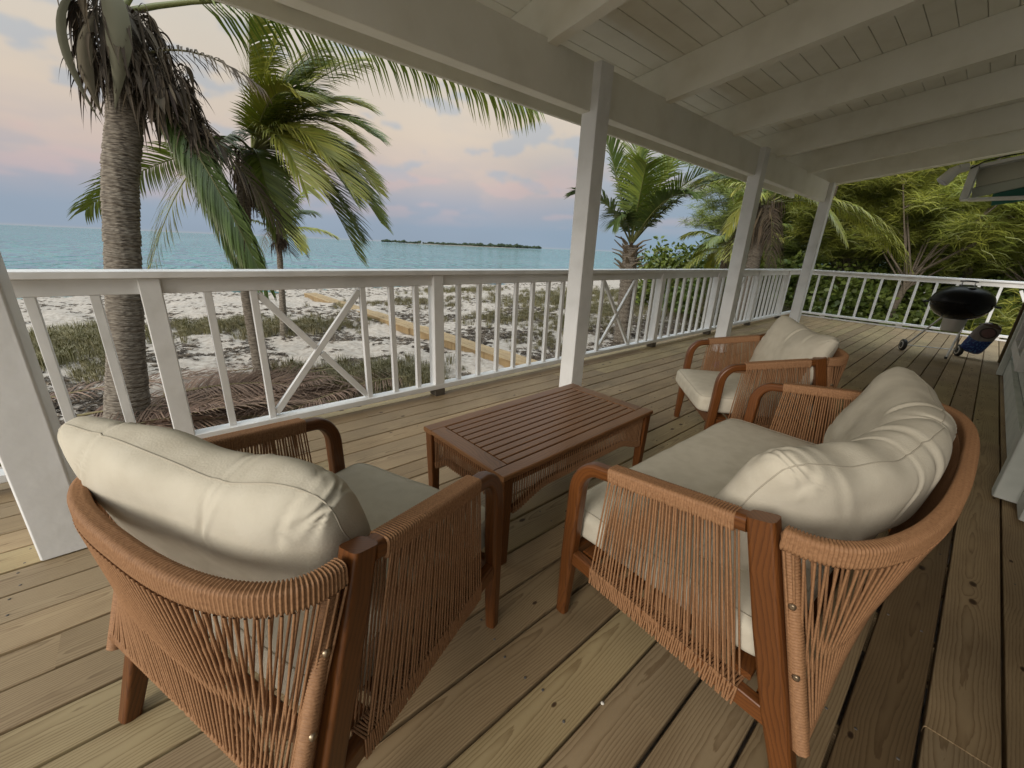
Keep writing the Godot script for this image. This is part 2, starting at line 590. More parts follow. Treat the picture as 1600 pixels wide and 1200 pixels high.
# ------------------------------------------------------------------ deck, porch, railings, house
const BOARD := 0.1536
func build_deck() -> void:
	var d := setting("deck")
	var lens := [2.44, 3.05, 3.66, 4.88]
	var meshes := []
	for l in lens:
		var row := []
		for k in 4:
			var a := Acc.new()
			a.bar(Vector3(-l / 2, 0, 0), Vector3(l / 2, 0, 0), Vector3(0, 0, 1), 0.1455, 0.032, 0.0045, k * 0.61 + l, 1.0)
			row.append(a.mesh())
		meshes.append(row)
	var r := RandomNumberGenerator.new()
	r.seed = 77
	var cnt := 0
	for k in range(-20, 5):
		var z := 0.051 + BOARD * (k + 0.5)
		var x := -2.4 - r.randf() * 2.2
		while x < 11.38:
			var li := r.randi() % 4
			var l: float = lens[li]
			var y := -0.016 + r.randf_range(-0.0014, 0.0014)
			var b := Basis(Vector3.UP, (PI if r.randf() < 0.5 else 0.0) + r.randf_range(-0.0006, 0.0006))
			if x + l > 11.42:   # the last board of a row is cut to the edge
				l = 11.42 - x
				b = b.scaled(Vector3(l / lens[li], 1, 1))
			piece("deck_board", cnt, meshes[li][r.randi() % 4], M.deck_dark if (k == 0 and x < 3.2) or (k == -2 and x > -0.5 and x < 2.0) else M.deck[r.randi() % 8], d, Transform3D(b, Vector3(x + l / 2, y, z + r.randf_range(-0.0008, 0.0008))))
			cnt += 1
			x += l + 0.001
	var sx := []
	var sc := []
	for k in range(-20, 5):
		for q in 22:
			for e in [0.032, 0.122]:
				sx.append(Transform3D(Basis(), Vector3(-2.36 + q * 0.6 + r.randf_range(-0.012, 0.012), -0.0012, 0.051 + BOARD * k + e + r.randf_range(-0.006, 0.006))))
				sc.append(Color(0.10, 0.09, 0.08) * r.randf_range(0.7, 1.6))
	var sca := Acc.new()
	sca.tube([Vector3(0, -0.004, 0), Vector3(0, 0.0016, 0), Vector3(0, 0.0022, 0)], [0.0042, 0.0042, 0.003], 7)
	scatter("screw_heads", sca.mesh(), M.litter, sx, sc, d).set_meta("kind", "stuff")
	# joists, rim and piers below
	for k in 24:
		var a := Acc.new()
		a.box(Vector3(-2.38 + k * 0.6, -0.20, -2.98), Vector3(-2.34 + k * 0.6, -0.0345, 0.80), 0.002)
		part("joist", a.mesh(), M.deck[2], d)
	var rim := Acc.new()
	rim.box(Vector3(-2.4, -0.22, -3.075), Vector3(11.4, -0.034, -3.035), 0.003, 0.0, 1.0)
	part("rim_board", rim.mesh(), M.deck[1], d)
	for k in 7:
		for zz in [-2.9, 0.6]:
			var a := Acc.new()
			a.box(Vector3(-2.2 + k * 2.2, -1.3, zz - 0.07), Vector3(-2.06 + k * 2.2, -0.20, zz + 0.07), 0.006)
			part("pier", a.mesh(), M.deck[4], d)
	# pale speck lying on the boards
	var pb := Acc.new()
	var pr := []
	for k in 7:
		var t := PI * k / 6.0
		pr.append(Vector2(0.0052 * sin(t) + 0.0001, 0.003 - 0.003 * cos(t)))
	pb.lathe(pr, 10)
	tag(part("pebble", pb.mesh(), mat(lin(0.7, 0.67, 0.6), 0.6), self, Vector3(0.755, 0.0005, -0.402)), "tiny whitish pebble lying on the deck boards between the two nearest seats", "pebble")

func build_posts() -> void:
	var x0 := [-0.515, 2.53, 5.575, 8.615]
	var lab := ["white square porch post at the left edge, nearest the camera", "white square porch post behind the coffee table", "white square porch post behind the armchair at the far side of the table", "white square porch post at the far corner of the porch roof"]
	for k in 4:
		var a := Acc.new()
		a.box(Vector3(0, 0.004, -2.237), Vector3(0.145, 2.425, -2.092), 0.009)
		var t := thing("porch_post", lab[k], "post", Vector3(x0[k], 0, 0), 0.0, "posts along the porch")
		part("post_shaft", a.mesh(), M.paint, t)
		for ex in [0.03, 0.11]:
			for yy in [2.20, 2.34]:
				var f := Acc.new()
				f.tube([Vector3(ex, yy, -2.0925), Vector3(ex, yy, -2.088)], [0.006, 0.005], 6)
				part("bolt_head", f.mesh(), M.paint, t)

const SLOPE := 0.132
func build_roof() -> void:
	var r := thing("porch_roof", "white painted porch roof of open rafters and boards over the deck", "roof")
	var x0 := -1.5  # left end is out of view, placed to shade the deck beneath
	var x1 := 9.0
	var a := Acc.new()
	a.box(Vector3(x0 + 0.1, 2.138, -2.248), Vector3(8.745, 2.432, -2.157), 0.006)
	part("beam", a.mesh(), M.ceiling, r)
	# rafters notched over the beam, sloping up to the house
	var rx := [-0.46, 0.83, 2.167, 3.552, 4.888, 6.185, 7.481, 8.775]
	var ra := Acc.new()
	var y0 := 2.408
	var h := 0.275
	var up := func(z: float) -> float: return SLOPE * (z + 2.157)
	ra.bar(Vector3(0, y0 + h * 0.5 + up.call(-2.738), -2.738), Vector3(0, y0 + h * 0.5 + up.call(0.648), 0.648), Vector3(1, 0, 0), 0.085, h, 0.004)
	var rm := ra.mesh()
	for k in rx.size():
		part("rafter", rm, M.ceiling, r, Vector3(rx[k] - 0.0425, 0, 0))
	# ceiling boards on top of the rafters, laid along the porch
	var cb := Acc.new()
	cb.bar(Vector3(x0, 0, 0), Vector3(x1, 0, 0), Vector3(0, -SLOPE, -1).normalized(), 0.1372, 0.02, 0.0035)
	var cm := cb.mesh()
	var zz := -2.74
	var k2 := 0
	while zz < 0.62:
		piece("ceiling_board", k2, cm, M.ceiling, r, Transform3D(Basis(), Vector3(rng.randf_range(-0.01, 0.01), y0 + h + 0.0115 + up.call(zz + 0.07), zz + 0.07)))
		k2 += 1
		zz += 0.1385
	var rs := Acc.new()
	var yc: float = y0 + h + 0.055 + up.call(-1.05)
	rs.bar(Vector3(x0 - 0.02, yc, -1.05), Vector3(x1 + 0.02, yc, -1.05), Vector3(0, -SLOPE, -1).normalized(), 3.55, 0.05, 0.003)
	part("roof_sheet", rs.mesh(), M.ceiling, r)
	var fa := Acc.new()
	fa.box(Vector3(x0 - 0.02, 2.266, -2.775), Vector3(x1 + 0.02, 2.625, -2.742), 0.004)
	part("fascia", fa.mesh(), M.ceiling, r)
	for e in [x0 - 0.01, x1 + 0.01]:
		var bb := Acc.new()
		bb.bar(Vector3(e, 2.49, -2.735), Vector3(e, 2.49 + SLOPE * 3.33, 0.6), Vector3(1, 0, 0), 0.03, 0.26, 0.003)
		part("barge_board", bb.mesh(), M.ceiling, r)

func build_front_rail() -> void:
	var r := thing("front_railing", "long white balustrade with crossed panels along the seaward deck edge", "railing")
	var a := Acc.new()
	a.box(Vector3(-2.3, 0.992, -2.915), Vector3(11.33, 1.03, -2.775), 0.006)
	part("top_rail", a.mesh(), M.paint, r)
	a = Acc.new()
	a.box(Vector3(-2.3, 0.912, -2.865), Vector3(11.30, 0.9895, -2.825), 0.004)
	part("upper_rail", a.mesh(), M.paint, r)
	a = Acc.new()
	a.box(Vector3(-2.3, 0.062, -2.882), Vector3(11.30, 0.104, -2.795), 0.005)
	part("bottom_rail", a.mesh(), M.paint, r)
	var ba := Acc.new()
	ba.box(Vector3(-0.019, 0.1045, -2.863), Vector3(0.019, 0.9115, -2.827), 0.003)
	var bm := ba.mesh()
	var na := Acc.new()
	na.box(Vector3(-0.045, 0.1045, -2.892), Vector3(0.045, 0.9895, -2.798), 0.006)
	var nm := na.mesh()
	var fa := Acc.new()
	fa.box(Vector3(-0.045, 0.002, -2.890), Vector3(0.045, 0.0615, -2.800), 0.006)
	var fm := fa.mesh()
	var dark_foot := mat(lin(0.10, 0.085, 0.065), 0.9, null)  # dark brown, for the feet of the newels further along
	var step := 1.6915
	for k in range(-2, 7):
		var nx := -0.03 + step * k + 0.02
		if nx < -2.3:
			continue
		part("newel_post", nm, M.paint, r, Vector3(nx, 0, 0))
		part("newel_foot", fm, dark_foot if k >= 1 else M.paint, r, Vector3(nx, 0, 0))
		if nx + step > 11.5:
			continue
		if posmod(k, 2) == 0:   # two balusters, a cross, two balusters
			for e in [0.235, 0.455, 1.105, 1.315, 1.515]:
				part("baluster", bm, M.paint, r, Vector3(nx + e, 0, 0))
			var x0 := nx + 0.478
			var x1 := nx + 1.082
			for s in 2:
				var b := Acc.new()
				var ya := 0.125 if s == 0 else 0.89
				var yb := 0.89 if s == 0 else 0.125
				if s == 0:
					b.bar(Vector3(x0, ya, -2.845), Vector3(x1, yb, -2.845), Vector3(0, 0, 1), 0.03, 0.04, 0.003)
					part("cross_brace", b.mesh(), M.paint, r)
				else:   # the second brace is cut in two where it meets the first
					var mx := (x0 + x1) * 0.5
					b.bar(Vector3(x0, ya, -2.845), Vector3(mx - 0.018, 0.5075 + 0.023, -2.845), Vector3(0, 0, 1), 0.0285, 0.04, 0.003)
					b.bar(Vector3(mx + 0.018, 0.5075 - 0.023, -2.845), Vector3(x1, yb, -2.845), Vector3(0, 0, 1), 0.0285, 0.04, 0.003)
					part("cross_brace", b.mesh(), M.paint, r)
		else:
			for e in 7:
				part("baluster", bm, M.paint, r, Vector3(nx + step * (e + 1) / 8.0, 0, 0))

func build_far_rail() -> void:
	var X := 11.28
	var r := thing("end_railing", "white balustrade across the far end of the deck behind the grill", "railing")
	var a := Acc.new()
	a.box(Vector3(X - 0.06, 0.99, -2.772), Vector3(X + 0.06, 1.028, 1.9), 0.006)
	part("top_rail", a.mesh(), M.paint, r)
	a = Acc.new()
	a.box(Vector3(X - 0.02, 0.915, -2.79), Vector3(X + 0.02, 0.988, 1.9), 0.004)
	part("upper_rail", a.mesh(), M.paint, r)
	a = Acc.new()
	a.box(Vector3(X - 0.05, 0.062, -2.79), Vector3(X + 0.05, 0.104, 1.9), 0.005)
	part("bottom_rail", a.mesh(), M.paint, r)
	a = Acc.new()
	a.box(Vector3(X - 0.03, 0.001, -2.79), Vector3(X + 0.03, 0.030, 1.9), 0.004)
	part("sole_plate", a.mesh(), M.paint, r)
	var ba := Acc.new()
	ba.box(Vector3(X - 0.019, 0.1045, -0.02), Vector3(X + 0.019, 0.9145, 0.02), 0.003)
	var bm := ba.mesh()
	for k in 15:
		if k == 11:
			continue
		part("baluster", bm, M.paint, r, Vector3(0, 0, -2.55 + k * 0.268))
	var b := Acc.new()
	b.bar(Vector3(X, 0.88, 0.36), Vector3(X, 0.14, 0.74), Vector3(1, 0, 0), 0.03, 0.04, 0.003)
	part("cross_brace", b.mesh(), M.paint, r)
	b = Acc.new()
	b.box(Vector3(X - 0.025, 0.031, -0.05), Vector3(X + 0.025, 0.061, 0.05), 0.003)
	for k in 4:
		part("rail_block", b.mesh(), M.paint, r, Vector3(0, 0, -2.3 + k * 1.3))

func build_house() -> void:
	var w := thing("house_wall", "pale painted boarded house wall at the right edge of the deck", "wall")
	var core := Acc.new()
	core.box(Vector3(3.44, -0.7, 0.44), Vector3(8.55, 2.75, 0.60), 0.003)
	part("wall_core", core.mesh(), M.siding, w)
	var sb := Acc.new()
	sb.bar(Vector3(3.46, 0, 0), Vector3(8.53, 0, 0), Vector3(0, -0.995, 0.10), 0.19, 0.018, 0.004)
	var sm := sb.mesh()
	var n := 0
	var y := 0.30
	while y < 2.6:
		piece("siding_board", n, sm, M.siding, w, Transform3D(Basis(), Vector3(0, y, 0.425)))
		n += 1
		y += 0.165
	var a := Acc.new()
	a.box(Vector3(3.46, 0.004, 0.385), Vector3(8.53, 0.20, 0.43), 0.005)
	part("base_board", a.mesh(), M.siding, w)
	a = Acc.new()
	a.box(Vector3(3.30, 0.03, 0.315), Vector3(3.43, 2.6, 0.435), 0.012)
	part("corner_casing", a.mesh(), M.siding, w)
	a = Acc.new()
	a.box(Vector3(3.08, 0.03, 0.405), Vector3(3.296, 2.6, 0.445), 0.008)
	part("door_casing", a.mesh(), M.siding, w)
	a = Acc.new()
	a.box(Vector3(8.56, 0.004, 0.34), Vector3(8.70, 2.6, 0.46), 0.006)
	part("end_board", a.mesh(), mat(lin(0.34, 0.33, 0.24), 0.8, M.deck[0].albedo_texture, Vector3(0.4, 1, 1)), w)
	a = Acc.new()
	a.box(Vector3(7.55, 0.004, 0.33), Vector3(7.70, 2.55, 0.384), 0.006)
	part("window_board", a.mesh(), M.siding, w)
	a = Acc.new()
	a.box(Vector3(5.75, 0.35, 0.345), Vector3(5.86, 2.0, 0.40), 0.005)
	a.box(Vector3(7.30, 0.35, 0.345), Vector3(7.41, 2.0, 0.40), 0.005)
	a.box(Vector3(5.861, 0.35, 0.347), Vector3(7.299, 0.46, 0.40), 0.005)
	a.box(Vector3(5.861, 1.89, 0.347), Vector3(7.299, 2.0, 0.40), 0.005)
	a.box(Vector3(6.54, 0.461, 0.352), Vector3(6.62, 1.889, 0.40), 0.005)
	var f := part("window", a.mesh(), M.paint, w)
	var g := Acc.new()
	g.box(Vector3(5.84, 0.45, 0.392), Vector3(7.32, 1.9, 0.398), 0.001)
	part("pane", g.mesh(), mat(lin(0.03, 0.035, 0.035), 0.08), f)
	# unseen nearer wall, set back; dark and placed to shade the right-hand deck
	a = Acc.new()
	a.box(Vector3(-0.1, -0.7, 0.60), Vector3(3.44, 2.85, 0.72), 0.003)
	part("unseen_recessed_wall", a.mesh(), mat(lin(0.16, 0.15, 0.12), 0.8), w)
	a = Acc.new()
	a.box(Vector3(3.30, -0.7, 0.446), Vector3(3.438, 2.75, 0.599), 0.003)
	part("door_jamb", a.mesh(), M.siding, w)
	# end of the house eave below the porch roof, a floodlight on its corner
	var e := thing("house_eave", "white boxed eave end of the house with teal green underside", "eave", Vector3(8.30, 0, 0))
	a = Acc.new()
	a.box(Vector3(0, 2.070, -0.585), Vector3(0.30, 2.475, -0.510), 0.004)
	part("fascia", a.mesh(), M.paint, e)
	a = Acc.new()
	a.box(Vector3(0.003, 2.058, -0.508), Vector3(0.24, 2.084, 0.52), 0.003)
	part("soffit_edge", a.mesh(), M.paint, e)
	a = Acc.new()
	a.bar(Vector3(0.13, 2.462, -0.506), Vector3(0.13, 2.655, 0.52), Vector3(1, 0, 0), 0.26, 0.04, 0.004)
	part("roof_edge", a.mesh(), M.paint, e)
	a = Acc.new()
	a.bar(Vector3(0.20, 2.33, -0.505), Vector3(0.20, 2.56, 0.52), Vector3(1, 0, 0), 0.05, 0.21, 0.003)
	part("upper_board", a.mesh(), mat(lin(0.50, 0.49, 0.40), 0.8), e)
	a = Acc.new()
	a.bar(Vector3(0.22, 2.16, -0.500), Vector3(0.22, 2.43, 0.52), Vector3(1, 0, 0), 0.04, 0.13, 0.003)
	part("lower_board", a.mesh(), mat(lin(0.50, 0.52, 0.44), 0.8), e)
	a = Acc.new()
	a.bar(Vector3(0.25, 2.10, -0.30), Vector3(0.25, 2.24, 0.52), Vector3(1, 0, 0), 0.02, 0.20, 0.003)
	part("teal_board", a.mesh(), mat(lin(0.03, 0.17, 0.13), 0.6), e)
	a = Acc.new()
	a.tube([Vector3(-0.02, 2.43, -0.58), Vector3(-0.02, 2.50, -0.48), Vector3(-0.02, 2.545, -0.30), Vector3(-0.02, 2.565, -0.14), Vector3(-0.02, 2.66, 0.40)], [0.009, 0.009, 0.009, 0.009, 0.009], 6)
	part("cable", a.mesh(), M.plastic, e)
	var l := thing("floodlight", "small white floodlight fixed to the corner of the house eave", "lamp", Vector3(8.24, 2.37, -0.64))
	l.scale = Vector3.ONE * 1.35
	a = Acc.new()
	a.tube([Vector3(0.02, 0.06, 0.03), Vector3(0.0, 0.045, -0.03)], [0.035, 0.042], 12)
	part("mount", a.mesh(), M.paint, l)
	a = Acc.new()
	a.tube([Vector3(0.0, 0.05, -0.03), Vector3(-0.01, 0.025, -0.06), Vector3(-0.03, -0.065, -0.115)], [0.035, 0.048, 0.056], 16)
	part("lamp_head", a.mesh(), M.paint, l)
	a = Acc.new()
	a.tube([Vector3(-0.0302, -0.0665, -0.116), Vector3(-0.0315, -0.071, -0.119)], [0.050, 0.046], 16)
	part("lens", a.mesh(), mat(lin(0.6, 0.6, 0.68), 0.2), l)

# ------------------------------------------------------------------ rope-backed seats
# fine ridges along a path, as cord wound round a rail
func wind(a: Acc, path: Callable, s0: float, s1: float, length: float, w: float, h: float, r: float, across: Callable, pitch := 0.0066) -> void:
	var rings := int(length / pitch)
	var pts := []
	var ac := []
	var ws := []
	var hs := []
	for k in rings * 3 + 1:
		var s := lerpf(s0, s1, float(k) / (rings * 3))
		pts.append(path.call(s))
		ac.append(across.call(s))
		var d := 0.0 if k % 3 == 0 else 0.0062
		ws.append(w - 0.0062 + d)
		hs.append(h - 0.0062 + d)
	a.sweep(pts, ac, ws, hs, r, 2)

func arm_point(side: float, W: float, s: float) -> Vector3:   # s in metres of z from the front leg back
	var z := -0.42 + s
	return Vector3(side * (W * 0.5 - 0.025), lerpf(0.613, 0.675, (z + 0.42) / 0.42), z)

func make_seat(o: Node3D, W: float, bulge: float, teak: Material, low_y: float, low_z: float) -> void:
	var hw := W * 0.5 - 0.025
	var X := Vector3(1, 0, 0)
	for side in [-1.0, 1.0]:
		# front leg bent into the arm, one piece of wood
		var pts := [Vector3(side * hw, 0.0, -0.512), Vector3(side * hw, 0.25, -0.506), Vector3(side * hw, 0.505, -0.50)]
		var ws := [0.036, 0.044, 0.044]
		var hs := [0.040, 0.050, 0.050]
		for k in range(1, 8):
			var t := PI * 0.5 * k / 7.0
			pts.append(Vector3(side * hw, 0.505 + 0.103 * sin(t), -0.50 + 0.085 * (1.0 - cos(t))))
			ws.append(0.044); hs.append(lerpf(0.050, 0.040, k / 7.0))
		pts.append(Vector3(side * hw, 0.674, -0.026)); ws.append(0.044); hs.append(0.040)
		var ac := []
		for p in pts: ac.append(X)
		var a := Acc.new()
		a.sweep(pts, ac, ws, hs, 0.012, 2)
		part("front_leg", a.mesh(), teak, o)
		a = Acc.new()
		a.sweep([Vector3(side * hw, 0.702, -0.004), Vector3(side * hw, 0.45, 0.064), Vector3(side * hw, 0.25, 0.124), Vector3(side * hw, 0.0, 0.205)], [X, X, X, X], [0.046, 0.046, 0.045, 0.038], [0.058, 0.060, 0.058, 0.042], 0.010, 2)
		part("rear_leg", a.mesh(), teak, o)
		a = Acc.new()
		a.bar(Vector3(side * hw, 0.252, -0.48), Vector3(side * hw, 0.228, 0.112), X, 0.034, 0.052, 0.008)
		part("side_rail", a.mesh(), teak, o)
		# cord: wound on arm and side rail, strung between
		a = Acc.new()
		wind(a, func(s): return arm_point(side, W, s), 0.036, 0.372, 0.336, 0.052, 0.046, 0.010, func(_s): return X)
		part("arm_winding", a.mesh(), M.rope, o).set_meta("kind", "stuff")
		a = Acc.new()
		var strands := 38
		for k in strands:
			for q in 2:
				var f := (k + 0.10 * q + 0.4) / strands
				var top := arm_point(side, W, lerpf(0.040, 0.368, f))
				var zb := lerpf(-0.405, 0.045, f) + rng.randf_range(-0.0025, 0.0025)
				var ox := (0.024 if q == 0 else -0.024)
				a.strand(top + Vector3(ox, 0, rng.randf_range(-0.002, 0.002)), Vector3(side * hw + ox * 0.75, lerpf(0.262, 0.245, f), zb), 0.0026)
		for k in strands * 2:
			var f := (k + 0.5) / (strands * 2)
			var zb := lerpf(-0.405, 0.045, f)
			var yb := lerpf(0.249, 0.231, f)
			var lean := rng.randf_range(-0.004, 0.004)
			for ox in [-0.0195, 0.0195]:
				a.strand(Vector3(side * hw + ox, yb + 0.031, zb + lean), Vector3(side * hw + ox, yb - 0.029, zb - lean), 0.0026)
			a.strand(Vector3(side * hw - 0.0195, yb - 0.0285, zb - lean), Vector3(side * hw + 0.0195, yb - 0.0285, zb + lean), 0.0026)
			a.strand(Vector3(side * hw - 0.0195, yb + 0.0295, zb - lean), Vector3(side * hw + 0.0195, yb + 0.0295, zb + lean), 0.0026)
		part("side_cords", a.mesh(), M.rope, o).set_meta("kind", "stuff")
		# wound pole behind the rear leg, with two screws
		a = Acc.new()
		var p0 := Vector3(side * (hw - 0.004), 0.690, 0.047)
		var p1 := Vector3(side * (hw - 0.004), low_y - 0.035, low_z + 0.010)
		wind(a, func(s): return p0.lerp(p1, s), 0.0, 1.0, 0.53, 0.034, 0.034, 0.016, func(_s): return X, 0.0075)
		var pole := part("back_pole", a.mesh(), M.rope, o)
		for f in [0.30, 0.62]:
			var c := p0.lerp(p1, f) + Vector3(side * 0.0175, 0, 0.003)
			var sc := Acc.new()
			sc.tube([c - Vector3(side * 0.004, 0, 0), c + Vector3(side * 0.0015, 0, 0), c + Vector3(side * 0.0025, 0, 0)], [0.0075, 0.0075, 0.004], 10)
			part("screw", sc.mesh(), M.screw, pole)
	# the curved back: an arc above, a flatter arc below, cords between
	var ex := 2.0 / 2.7
	var rail := func(t: float) -> Vector3:
		var a := t * PI * 0.5
		return Vector3((hw + 0.006) * signf(sin(a)) * pow(absf(sin(a)), ex), 0.682 + 0.018 * cos(a), 0.040 + bulge * pow(absf(cos(a)), ex))
	var low := func(t: float) -> Vector3:
		var a := t * PI * 0.5
		return Vector3((hw - 0.002) * signf(sin(a)) * pow(absf(sin(a)), ex), low_y, low_z)
	# even steps along the arc
	var seg := 400
	var acc_len := [0.0]
	for k in seg:
		acc_len.append(acc_len[k] + (rail.call(lerpf(-1, 1, (k + 1.0) / seg)) - rail.call(lerpf(-1, 1, float(k) / seg))).length())
	var total: float = acc_len[seg]
	var even := PackedFloat32Array()
	var j := 0
	for k in 1001:
		var want := total * k / 1000.0
		while j < seg - 1 and acc_len[j + 1] < want:
			j += 1
		even.append(lerpf(-1, 1, (j + (want - acc_len[j]) / maxf(acc_len[j + 1] - acc_len[j], 1e-6)) / seg))
	var at_len := func(s: float) -> float:
		return even[clampi(int(round(s * 1000.0)), 0, 1000)]
	var side_of := func(s: float) -> Vector3:
		var d: Vector3 = rail.call(at_len.call(minf(s + 0.004, 1.0))) - rail.call(at_len.call(maxf(s - 0.004, 0.0)))
		return Vector3(d.z, 0.0, -d.x).normalized()
	var smooth_rail := func(s: float) -> Vector3:
		var x := s * 1000.0
		var i0 := clampi(int(x), 0, 999)
		return rail.call(lerpf(even[i0], even[i0 + 1], x - i0))
	var b := Acc.new()
	wind(b, smooth_rail, 0.0, 1.0, total, 0.034, 0.052, 0.011, side_of, 0.0066)
	part("back_rail_winding", b.mesh(), M.rope, o).set_meta("kind", "stuff")
	b = Acc.new()
	var wp := []
	var wr := []
	for k in 361:
		wp.append(low.call(lerpf(-1, 1, k / 360.0)))
		wr.append(0.0155 if k % 3 else 0.0125)
	b.tube(wp, wr, 8)
	part("lower_back_rail", b.mesh(), M.rope, o)
	b = Acc.new()
	var cnt := int(total / (0.0150 if W < 1.0 else 0.0158))
	for k in cnt:
		for q in 2:
			var s := (k + 0.22 * q + 0.35) / cnt
			var t: float = at_len.call(s)
			var nrm: Vector3 = side_of.call(s)
			var sg := 1.0 if q == 0 else -1.0
			var top: Vector3 = rail.call(t) + nrm * 0.0155 * sg + Vector3(0, -0.02, 0)
			var fx := lerpf(-1.0, 1.0, s) 
			var tb := asin(clampf(pow(absf(fx), 1.0 / ex), 0.0, 1.0)) / (PI * 0.5) * signf(fx)
			var bot: Vector3 = low.call(tb) + Vector3(rng.randf_range(-0.003, 0.003), 0, 0.012 * (1.0 if q == 0 else -1.0))
			b.strand(top, bot, 0.0027)
	part("back_cords", b.mesh(), M.rope, o).set_meta("kind", "stuff")
	# seat frame and slats
	var a2 := Acc.new()
	a2.box(Vector3(-hw + 0.019, 0.222, -0.515), Vector3(hw - 0.019, 0.284, -0.485), 0.006)
	part("front_rail", a2.mesh(), teak, o)
	a2 = Acc.new()
	a2.box(Vector3(-hw + 0.019, 0.215, 0.075), Vector3(hw - 0.019, 0.262, 0.105), 0.006)
	part("rear_rail", a2.mesh(), teak, o)
	var n := 7
	for k in n:
		a2 = Acc.new()
		var z := lerpf(-0.44, 0.03, float(k) / (n - 1))
		a2.box(Vector3(-hw + 0.019, 0.262, z - 0.027), Vector3(hw - 0.019, 0.280, z + 0.027), 0.003)
		part("seat_slat", a2.mesh(), teak, o)

# ------------------------------------------------------------------ cushions
# a rounded block: half sizes, nx = squareness of its outline, nz = squareness of its edge, bent by a callable
func cushion_mesh(half: Vector3, nx: float, nz: float, N: int, bend: Callable, seam_at: float, seam_acc: Acc) -> ArrayMesh:
	var f := func(p: Vector3) -> Vector3:
		var m := pow(pow(absf(p.x), nx) + pow(absf(p.y), nx), 1.0 / nx)
		var tt := pow(pow(m, nz) + pow(absf(p.z), nz), 1.0 / nz)
		return bend.call(p / tt)
	var a := Acc.new()
	var axes := [[Vector3(1, 0, 0), Vector3(0, 1, 0), Vector3(0, 0, 1)], [Vector3(1, 0, 0), Vector3(0, 1, 0), Vector3(0, 0, -1)], [Vector3(0, 1, 0), Vector3(0, 0, 1), Vector3(1, 0, 0)], [Vector3(0, 1, 0), Vector3(0, 0, 1), Vector3(-1, 0, 0)], [Vector3(1, 0, 0), Vector3(0, 0, 1), Vector3(0, 1, 0)], [Vector3(1, 0, 0), Vector3(0, 0, 1), Vector3(0, -1, 0)]]
	var e := 0.004
	for ax in axes:
		var nu := N
		var nv: int = N if ax[1].z == 0.0 else maxi(N / 3, 10)
		var s := a.v.size()
		for r in nv + 1:
			for q in nu + 1:
				var uu := tan((float(q) / nu * 2.0 - 1.0) * PI * 0.25)
				var vv := tan((float(r) / nv * 2.0 - 1.0) * PI * 0.25)
				var p: Vector3 = ax[2] + ax[0] * uu + ax[1] * vv
				var c: Vector3 = f.call(p)
				var du: Vector3 = f.call(p + ax[0] * e) - f.call(p - ax[0] * e)
				var dv: Vector3 = f.call(p + ax[1] * e) - f.call(p - ax[1] * e)
				var nn := du.cross(dv).normalized()
				if nn.dot(c) < 0.0 and ax[2].dot(nn) * 1.0 < 0.0:
					nn = -nn
				var chk: Vector3 = ax[0].cross(ax[1])
				if chk.dot(ax[2]) < 0.0:
					nn = -du.cross(dv).normalized()
				else:
					nn = du.cross(dv).normalized()
				a.vert(c, nn)
		for r in nv:
			for q in nu:
				var k := s + r * (nu + 1) + q
				a.quad(k, k + 1, k + nu + 2, k + nu + 1)
	if seam_acc:
		var pts := []
		var rad := []
		for k in 161:
			var t := TAU * k / 160.0
			var p := Vector3(cos(t), sin(t), 0)
			p = p / maxf(absf(p.x), absf(p.y))
			p.z = seam_at
			pts.append(f.call(p) * 1.0)
			rad.append(0.0019)
		seam_acc.tube(pts, rad, 5, false)
	return a.mesh()

func cushion(called: String, label: String, half: Vector3, nx: float, nz: float, xf: Transform3D, bend: Callable, seam_at: float, N: int, group: String) -> Node3D:
	var o := thing(called, label, "cushion", xf.origin, 0.0, group)
	o.transform = xf
	var sa := Acc.new()
	var m := cushion_mesh(half, nx, nz, N, bend, seam_at, sa)
	part("cover", m, M.cloth, o)
	part("seam", sa.mesh(), M.seam, o)
	return o

func seat_bend(half: Vector3, sd: int) -> Callable:
	var n := noise(sd, 1.0, 1)
	return func(p: Vector3) -> Vector3:
		var q := p * half
		var ed := maxf(absf(p.x), absf(p.y))
		q.z += signf(p.z) * 0.010 * (1.0 - ed * ed) * absf(p.z)
		q.z += 0.0014 * n.get_noise_2d(q.x * 3.0, q.y * 3.0)
		q.x += 0.002 * n.get_noise_2d(q.y * 7.0, q.z * 6.0 + 4.0)
		q.y += 0.002 * n.get_noise_2d(q.x * 7.0 + 9.0, q.z * 6.0)
		return q

